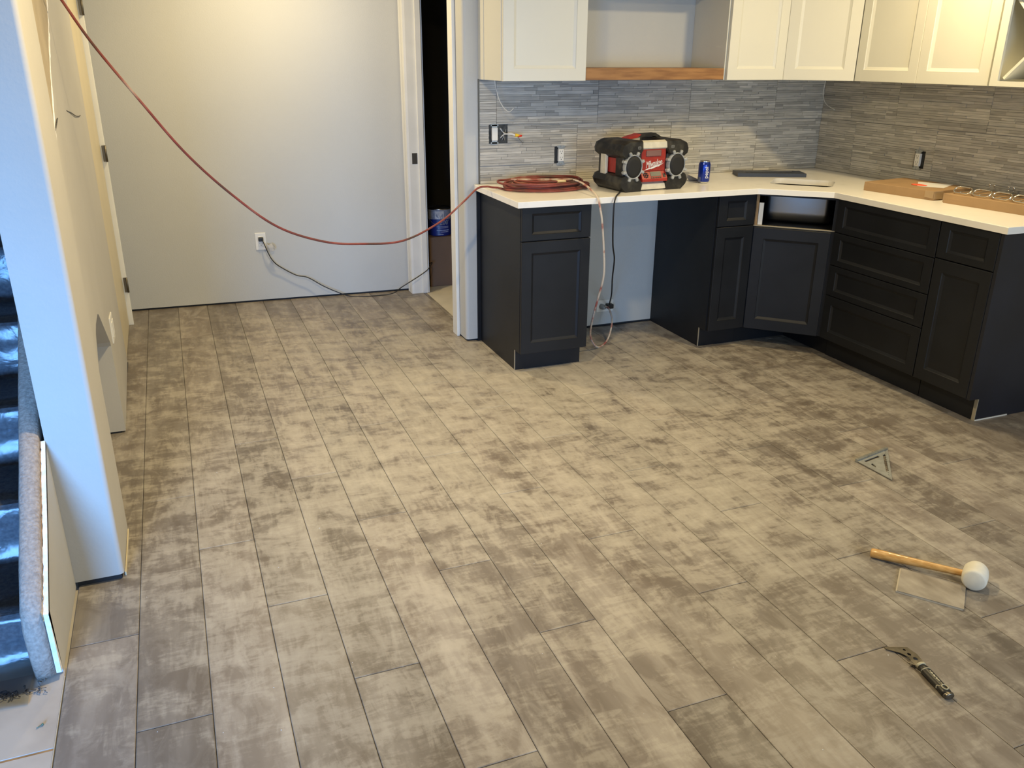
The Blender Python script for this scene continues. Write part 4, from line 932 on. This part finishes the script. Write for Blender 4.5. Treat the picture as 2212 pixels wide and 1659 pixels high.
build('wordmark', wrap(tm, view + 0.42, 0.0331), bpy.data.materials['white_print'], CN, local=True)
bm = new()
for i in range(7):
    x0 = -0.010 + i * 0.003; b = new(); box(b, x0, x0 + (0.0018 if i % 2 else 0.0010), 0.012, 0.034, 0.0, 0.0004); merge(bm, b)
tmb = wrap(bm, view - 0.82, 0.0331); build('barcode', tmb, GREYP, CN, local=True)

# ================================================================== COUNTER ITEMS, RIGHT
# loose drawer front lying by the sink
LF = thing('loose_drawer_front', 'dark navy drawer front lying flat behind the sink', 'panel', (1.757, -0.23, ZC))
bm = new(); panel_front(bm, -0.2015, 0.2015, -0.072, 0.072, -0.0105, t=0.021, fw=0.055, fh=0.036, bw=0.012, d=0.008)
bm.transform(Matrix.Translation((1.7570, -0.2300, ZC + 0.0112)) @ rotz(math.atan2(-0.155, 0.372)) @ Matrix.Rotation(math.radians(-90), 4, 'X'))
build('panel', bm, mat('navy_front_dusty', (0.030, 0.036, 0.052), 0.5), LF)
def carton(name, label, quad, h, m=CARD, tape_end=True):
    cx_ = sum(p[0] for p in quad) / 4; cy_ = sum(p[1] for p in quad) / 4
    t = thing(name, label, 'box', (cx_, cy_, ZC), 0, 'cardboard boxes on the counter')
    bm = new()
    lo = [bm.verts.new((x, y, ZC + 0.0005)) for x, y in quad]; mid = [bm.verts.new((x + (cx_ - x) * -0.004, y + (cy_ - y) * -0.004, ZC + h * 0.5)) for x, y in quad]; hi = [bm.verts.new((x, y, ZC + h)) for x, y in quad]
    ring_uv(bm, lo, mid); ring_uv(bm, mid, hi); bm.faces.new(hi); bm.faces.new(lo[::-1])
    bmesh.ops.bevel(bm, geom=[e for e in bm.edges if abs(e.verts[0].co.z - e.verts[1].co.z) < 1e-5 and e.verts[0].co.z > ZC + h - 1e-4], offset=0.002, segments=1, affect='EDGES', profile=0.5)
    build('carton', bm, m, t); return t
C1 = carton('cardboard_box', 'flat brown cardboard box with white shipping label', [(1.862, -0.900), (1.928, -1.300), (2.235, -1.255), (2.190, -0.845)], 0.046)
C2 = carton('cardboard_box', 'flat brown cardboard box under the chrome wire rack', [(1.926, -1.366), (1.995, -1.860), (2.265, -1.825), (2.205, -1.330)], 0.046)
def quadpatch(bm, pts, th=0.0007):
    vs = [bm.verts.new(p) for p in pts]; f = bm.faces.new(vs); f.normal_update(); r = bmesh.ops.extrude_face_region(bm, geom=[f]); nrm = f.normal.copy()
    for v in [g for g in r['geom'] if isinstance(g, bmesh.types.BMVert)]: v.co += nrm * th
zt = ZC + 0.0465
bm = new(); quadpatch(bm, [(1.992, -1.130, zt), (2.120, -1.010, zt), (2.215, -1.150, zt), (2.060, -1.235, zt)]); build('shipping_label', bm, PAPER, C1)
bm = new(); prism(bm, [(2.030 + 0.030 * math.cos(a * math.pi / 8) * 1.0 + 0.0, -1.105 + 0.045 * math.sin(a * math.pi / 8)) for a in range(16)], zt + 0.0006, zt + 0.0014); build('orange_sticker', bm, REDINK, C1)
bm = new(); quadpatch(bm, [(1.918, -1.255, ZC + 0.046), (1.926, -1.3015, ZC + 0.046), (1.926, -1.3015, ZC + 0.010), (1.918, -1.255, ZC + 0.014)], 0.0012)
box(bm, 1.93, 1.99, -1.3015, -1.2935, ZC + 0.006, ZC + 0.044); build('packing_tape', bm, TAPE, C1)
bm = new(); box(bm, 1.924, 1.99, -1.3665, -1.3625, ZC + 0.004, ZC + 0.0465); build('packing_tape', bm, TAPE, C2)
# chrome wire rack with oval loops
WRK = thing('wire_rack', 'chrome wire rack with a row of oval loops on a cardboard box', 'rack', (2.05, -1.6, ZC + 0.047))
for i in range(5):
    yc = -1.425 - 0.1000 * i; xc = 1.960 + 0.0110 * i
    bm = new(); pts = [(xc + (p[1] + 0.02) * 0.75, yc - p[0], ZC + 0.0530 + (p[1] + 0.020) * 0.66) for p in rounded_rect(0.094, 0.040, 0.0199, 5)]
    tube(bm, pts, 0.0036, 8, 2, closed=True, smooth=True); build('oval_loop', bm, CHROME, WRK)
    bm = new(); tube(bm, [(xc + 0.030, yc - 0.030, ZC + 0.0520), (xc + 0.15, yc + 0.000, ZC + 0.0510), (xc + 0.255, yc + 0.034, ZC + 0.0530), (xc + 0.262, yc + 0.035, ZC + 0.068)], 0.0026, 6, 4)
    tube(bm, [(xc + 0.030, yc + 0.030, ZC + 0.0520), (xc + 0.16, yc + 0.045, ZC + 0.0510), (xc + 0.258, yc + 0.064, ZC + 0.0530), (xc + 0.265, yc + 0.065, ZC + 0.068)], 0.0026, 6, 4); build('side_wire', bm, CHROME, WRK)
    bm = new()
    for (dx, dy) in ((0.262, 0.035), (0.265, 0.065)):
        b = new(); bmesh.ops.create_uvsphere(b, u_segments=12, v_segments=8, radius=0.0068); b.transform(Matrix.Translation((xc + dx, yc + dy, ZC + 0.0730))); merge(bm, b)
    for f in bm.faces: f.smooth = True
    build('ball_tip', bm, CHROME, WRK)

# ================================================================== STORAGE ROOM ITEMS
bx = thing('cardboard_box', 'tall dark brown cardboard box inside the storage doorway', 'box', (0.28, 1.46, 0))
bm = new(); box(bm, 0.072, 0.48, 1.295, 1.62, -0.001, 0.358, bevel=0.003); build('carton', bm, CARDD, bx)
bm = new(); box(bm, 0.074, 0.478, 1.450, 1.462, 0.3575, 0.3595); build('flap_seam', bm, TAPE, bx)
PC = thing('paint_can', 'blue labelled paint can standing on the brown box', 'can', (0.182, 1.405, 0.3585))
bm = new(); lathe(bm, [(0, 0.0), (0.083, 0.0), (0.086, 0.003), (0.084, 0.008), (0.084, 0.118)], 36); build('lower_body', bm, TINBLUE, PC, local=True)
bm = new(); lathe(bm, [(0.084, 0.118), (0.084, 0.184)], 36); build('upper_body', bm, LABELG, PC, local=True)
bm = new(); lathe(bm, [(0.084, 0.184), (0.087, 0.186), (0.087, 0.192), (0.082, 0.194), (0.076, 0.188), (0.070, 0.190), (0.0, 0.190)], 36); build('lid', bm, STEEL, PC, local=True)
va = math.atan2(-4.488 - 1.405, -1.571 - 0.182)
bm = new(); box(bm, -0.030, 0.036, 0.122, 0.176, 0, 0.0008); bmesh.ops.subdivide_edges(bm, edges=bm.edges[:], cuts=3); build('price_label', wrap(bm, va - 0.02, 0.0842), LABELW, PC, local=True)
tm = text_mesh('200', 0.046, 0, 0.0003, 0.0008)
for v in tm.verts: v.co.y += 0.094; v.co.x += 0.034
build('number', wrap(tm, va, 0.0845), mat('grey_print', (0.22, 0.25, 0.34), 0.5), PC, local=True)
bm = new(); rnd2 = random.Random(3)
for (zc, x0, x1, h) in ((0.064, -0.020, 0.07, 0.004), (0.056, -0.008, 0.07, 0.003), (0.037, -0.02, 0.07, 0.006), (0.026, 0.012, 0.07, 0.0045), (0.008, -0.012, 0.03, 0.005)):
    x = x0
    while x < x1:
        l = rnd2.uniform(0.002, 0.005); box(bm, x, x + l, zc, zc + h, 0, 0.0006); x += l + rnd2.uniform(0.0008, 0.002)
build('small_print', wrap(bm, va, 0.0844), mat('pale_print', (0.40, 0.44, 0.60), 0.5), PC, local=True)
bm = new(); tube(bm, [(0.084 * math.cos(va + s * 1.35), 0.084 * math.sin(va + s * 1.35), 0.165 - 0.045 * (1 - abs(s))) if abs(s) == 1 else (0.092 * math.cos(va + s * 1.35), 0.092 * math.sin(va + s * 1.35), 0.165 - 0.085 * (1 - s * s)) for s in [i / 8 for i in range(-8, 9)]], 0.0014, 6, 3); build('wire_handle', bm, GALV, PC, local=True)

# ================================================================== FLOOR TOOLS
# speed square
SQ = thing('speed_square', 'grey metal triangular speed square lying on the floor', 'tool', (0.99, -2.12, 0))
a_, b_, c_2 = Vector((0.920, -2.077)), Vector((1.122, -2.038)), Vector((0.931, -2.260))
def sq(u, v): return a_ + (b_ - a_) * u + (c_2 - a_) * v      # corner at b has the right angle side
bm = new()
def loop3(pts, z): 
    vs = [bm.verts.new((p.x, p.y, z)) for p in pts]; es = [bm.edges.new((vs[i], vs[(i + 1) % len(vs)])) for i in range(len(vs))]; return vs, es
OUT = [sq(0.0, 0.03), sq(1.0, 0.0), sq(0.0, 1.0)]
S1 = [sq(0.13, 0.09), sq(0.58, 0.085), sq(0.58, 0.155), sq(0.13, 0.16)]
S2 = [sq(0.70, 0.125), sq(0.78, 0.12), sq(0.235, 0.70), sq(0.155, 0.70)]
S3 = [sq(0.13, 0.30), sq(0.20, 0.26), sq(0.17, 0.40), sq(0.12, 0.44)]
tops, bots = [], []
for L0 in (OUT, S1, S2, S3):
    v1, e1_ = loop3(L0, 0.0070); v2, e2_ = loop3(L0, 0.0035); tops.append(e1_); bots.append(e2_); ring_uv(bm, v1, v2)
bmesh.ops.triangle_fill(bm, edges=[e for l in tops for e in l], use_beauty=True); bmesh.ops.triangle_fill(bm, edges=[e for l in bots for e in l], use_beauty=True)
build('plate', bm, SQUARE, SQ)
bm = new(); p0, p1 = sq(-0.01, 0.0), sq(1.0, -0.03); t = (p1 - p0).normalized(); nn = Vector((-t.y, t.x)) * 0.006
prism(bm, [tuple(p0 + nn), tuple(p1 + nn), tuple(p1 - nn), tuple(p0 - nn)], 0.0002, 0.014); build('fence', bm, GALV, SQ)
bm = new()
for i in range(12):
    q = sq(0.03 + 0.94 * (1 - i / 12) * 1.0 - 0.03, (i / 12) * 0.94 + 0.01) if i else sq(0.96, 0.01)
    d_ = (sq(0.3, 0.2) - q).normalized() * (0.010 if i % 3 else 0.016); e_ = Vector((-d_.y, d_.x)).normalized() * 0.0006; q = q + (sq(0.3, 0.2) - q) * 0.03
    prism(bm, [tuple(q - e_), tuple(q + e_), tuple(q + d_ + e_), tuple(q + d_ - e_)], 0.0070, 0.0073)
build('graduations', bm, PLASTIC_B, SQ)
# mallet
ML = thing('rubber_mallet', 'white rubber mallet with pale wooden handle on the floor', 'tool', (0.55, -2.8, 0))
h0, h1 = Vector((0.4500, -2.6580, 0.0165)), Vector((0.6260, -2.9000, 0.0370)); d_ = (h1 - h0)
bm = new(); prof = [(0.0, 0.0), (0.0130, 0.0), (0.0158, 0.004), (0.0160, 0.03), (0.0145, 0.08), (0.0128, 0.15), (0.0115, 0.22), (0.0105, d_.length)]
b = new(); lathe(b, prof, 20); b.transform(Matrix.Translation(h0) @ Vector((0, 0, 1)).rotation_difference(d_).to_matrix().to_4x4()); merge(bm, b); build('handle', bm, HANDLEW, ML)
ax = Vector((-0.80, -0.58, 0.0)).normalized(); hc = h1 + d_.normalized() * 0.010; hc.z = 0.0385
b = new(); lathe(b, [(0, -0.0375), (0.029, -0.0375), (0.034, -0.0345), (0.0362, -0.029), (0.0378, 0.0), (0.0362, 0.029), (0.034, 0.0345), (0.029, 0.0375), (0, 0.0375)], 32); b.transform(Matrix.Translation(hc) @ Vector((0, 0, 1)).rotation_difference(ax).to_matrix().to_4x4()); build('head', b, RUBBERW, ML)
# offcut of plank
OC = thing('plank_offcut', 'rectangular offcut of plank flooring beside the mallet', 'board', (0.49, -2.88, 0))
P4 = [Vector(p) for p in ((0.4870, -2.7560), (0.3790, -2.8480), (0.4960, -2.9960), (0.6040, -2.9060))]; cc = sum(P4, Vector((0, 0))) / 4
bm = new(); prism(bm, [tuple(p) for p in P4], 0.0014, 0.0068); o = build('board', bm, OFFC, OC)
bm = new(); prism(bm, [tuple(cc + (p - cc) * 1.003 + (P4[1] - P4[2]).normalized() * 0.003) for p in P4], 0.0002, 0.0042); build('locking_edge', bm, CORE, OC)
bm = new(); q0, q1 = P4[0], P4[1]; dn = (P4[1] - P4[2]).normalized()
prism(bm, [tuple(q0), tuple(q1), tuple(q1 + dn * 0.004), tuple(q0 + dn * 0.004)], 0.0030, 0.0050); build('tongue', bm, CORE, OC)
# painter's multi-tool scraper
SCR = thing('painter_scraper', 'hooked multi-purpose scraper with black and beige grip on the floor', 'tool', (0.17, -3.16, 0))
base = Vector((0.168, -3.148)); tip = Vector((0.1420, -3.2760)); dirh = (tip - base).normalized(); per = Vector((-dirh.y, dirh.x))
def sp2(u, v): return base + dirh * u + per * v       # u toward the handle end, v toward +x side
bm = new()
def addloop(pts, z): 
    vs = [bm.verts.new((p.x, p.y, z)) for p in pts]; es = [bm.edges.new((vs[i], vs[(i + 1) % len(vs)])) for i in range(len(vs))]; return vs, es
blade = [sp2(0.012, -0.011), sp2(-0.004, -0.012), sp2(-0.010, -0.021), sp2(-0.016, -0.026), sp2(-0.020, -0.021), sp2(-0.026, -0.013), sp2(-0.036, -0.010), sp2(-0.050, -0.013), sp2(-0.064, -0.021), sp2(-0.077, -0.036), sp2(-0.087, -0.048), sp2(-0.098, -0.047), sp2(-0.094, -0.032), sp2(-0.090, -0.014), sp2(-0.086, 0.004), sp2(-0.084, 0.016), sp2(-0.070, 0.018), sp2(-0.050, 0.022), sp2(-0.025, 0.019), sp2(0.012, 0.011)]
h1_ = [sp2(-0.052 + 0.007 * math.cos(a), 0.000 + 0.0048 * math.sin(a)) for a in [k * math.pi / 5 for k in range(10)]]
h2_ = [sp2(-0.030 + 0.0075 * math.cos(a), 0.004 + 0.0055 * math.sin(a)) for a in [k * math.pi / 5 for k in range(10)]]
h3_ = [sp2(-0.074 + 0.005 * math.cos(a), 0.000 + 0.0035 * math.sin(a)) for a in [k * math.pi / 4 for k in range(8)]]
T_, B_ = [], []
for L0 in (blade, h1_, h2_, h3_):
    v1, x1_ = addloop(L0, 0.0105); v2, x2_ = addloop(L0, 0.0088); T_ += x1_; B_ += x2_; ring_uv(bm, v1, v2)
bmesh.ops.triangle_fill(bm, edges=T_, use_beauty=True); bmesh.ops.triangle_fill(bm, edges=B_, use_beauty=True)
for v in bm.verts:
    uu = (Vector(v.co[:2]) - base).dot(dirh)
    if uu < -0.02: v.co.z -= (-0.02 - uu) * 0.095
build('blade', bm, BLADE, SCR)
def grip(bm, u0, u1, w0, w1, z0, z1, n=1):
    rows = []
    for i in range(9):
        t = i / 8; u = u0 + (u1 - u0) * t; w = w0 + (w1 - w0) * t + 0.0012 * math.sin(t * math.pi * 2); zc = (z0 + z1) / 2; hh = (z1 - z0) / 2
        rows.append([bm.verts.new((*(sp2(u, w * math.cos(a) * (1 if i not in (0, 8) else 0.8))), max(0.0006, zc + hh * math.sin(a) * (1 if i not in (0, 8) else 0.8)))) for a in [k * math.pi / 7 + math.pi / 14 for k in range(14)]])
    for a, b in zip(rows, rows[1:]): ring_uv(bm, a, b)
    for f in bm.faces: f.smooth = True
    bm.faces.new(rows[0]); bm.faces.new(rows[-1][::-1])
bm = new(); grip(bm, 0.0, 0.118, 0.0130, 0.0165, 0.0006, 0.0215); build('grip', bm, GRIPB, SCR)
bm = new(); grip(bm, -0.003, 0.005, 0.0140, 0.0140, 0.0006, 0.0225); grip(bm, 0.021, 0.0235, 0.0146, 0.0146, 0.0008, 0.0222); build('grip_band', bm, GRIPG, SCR)
bm = new(); prism(bm, [tuple(sp2(0.034 + 0.042 * (k / 9), -0.0012 + 0.0022 * math.sin(k * 2.4))) for k in range(10)] + [tuple(sp2(0.076 - 0.042 * (k / 9), 0.0028 + 0.0018 * math.sin(k * 2.9))) for k in range(10)], 0.0208, 0.0224); build('grip_lettering', bm, GRIPG, SCR)
bm = new(); tube(bm, [(*sp2(0.098 + 0.009 * math.cos(a), 0.001 + 0.0075 * math.sin(a)), 0.0215) for a in [k * math.pi / 5 for k in range(10)]], 0.0016, 6, 2, closed=True)
tube(bm, [(*sp2(0.092, -0.006), 0.0198), (*sp2(0.084, -0.012), 0.0165), (*sp2(0.088, -0.0155), 0.011)], 0.0012, 5); tube(bm, [(*sp2(0.090, 0.001), 0.0215), (*sp2(0.078, 0.002), 0.0212)], 0.0012, 5); build('hang_hole_rim', bm, GRIPG, SCR)
bm = new(); grip(bm, 0.114, 0.124, 0.0150, 0.0140, 0.002, 0.0205); build('end_cap', bm, BLADE, SCR)
# screw on the plywood
bm = new(); tube(bm, [(-2.060, -2.528, 0.002), (-2.050, -2.522, 0.003), (-2.045, -2.519, 0.0035)], [0.0012, 0.0014, 0.003], 7, 2)
tag(build('screw', bm, mat('green_screw', (0.12, 0.20, 0.15), 0.4, 0.6)), 'small greenish screw on the bare plywood at lower left', 'screw')
# crumbs
bm = new(); r3 = random.Random(21)
for i in range(130):
    x, y = r3.uniform(-1.9, 1.6), r3.uniform(-3.6, -0.7); s = r3.uniform(0.0009, 0.0022)
    vs = [bm.verts.new((x + s * math.cos(a) * r3.uniform(.6, 1.2), y + s * math.sin(a) * r3.uniform(.6, 1.2), 0.0002)) for a in (0, 1.5, 3.1, 4.6)]; tp = bm.verts.new((x, y, s))
    for k in range(4): bm.faces.new((vs[k], vs[(k + 1) % 4], tp))
    bm.faces.new(vs[::-1])
tag(build('drywall_crumbs', bm, DUSTS), 'tiny white drywall crumbs scattered over the floor', 'debris', kind='stuff')

# ------------------------------------------------------------------ sub-parts: hang small pieces under the part they belong to
SUB = {'jobsite_radio': {'speaker_guard': 'speaker', 'screen': 'control_panel', 'buttons': 'control_panel', 'dial': 'control_panel', 'handle_grip': 'carry_handle', 'logo': 'front_panel', 'logo_bolt': 'front_panel', 'storage_window': 'front_panel'},
       'drink_can': {'wordmark': 'body', 'barcode': 'body', 'pull_tab': 'lid'},
       'paint_can': {'number': 'lower_body', 'small_print': 'lower_body', 'price_label': 'upper_body'},
       'cardboard_box': {'shipping_label': 'carton', 'orange_sticker': 'carton', 'packing_tape': 'carton', 'flap_seam': 'carton'},
       'outlet': {'slots': 'receptacle'}, 'painter_scraper': {'grip_band': 'grip', 'grip_lettering': 'grip', 'hang_hole_rim': 'grip', 'end_cap': 'grip'},
       'speed_square': {'graduations': 'plate'}, 'plank_offcut': {'tongue': 'board', 'locking_edge': 'board'}}
for root in [o for o in SC.objects if o.parent is None and o.type == 'EMPTY']:
    m_ = SUB.get(root.name.split('.')[0])
    if not m_: continue
    kids = {}
    for c in root.children: kids.setdefault(c.name.split('.')[0], []).append(c)
    for k, p in m_.items():
        for i, c in enumerate(kids.get(k, [])):
            ps = kids[p]; c.parent = ps[min(i, len(ps) - 1)]
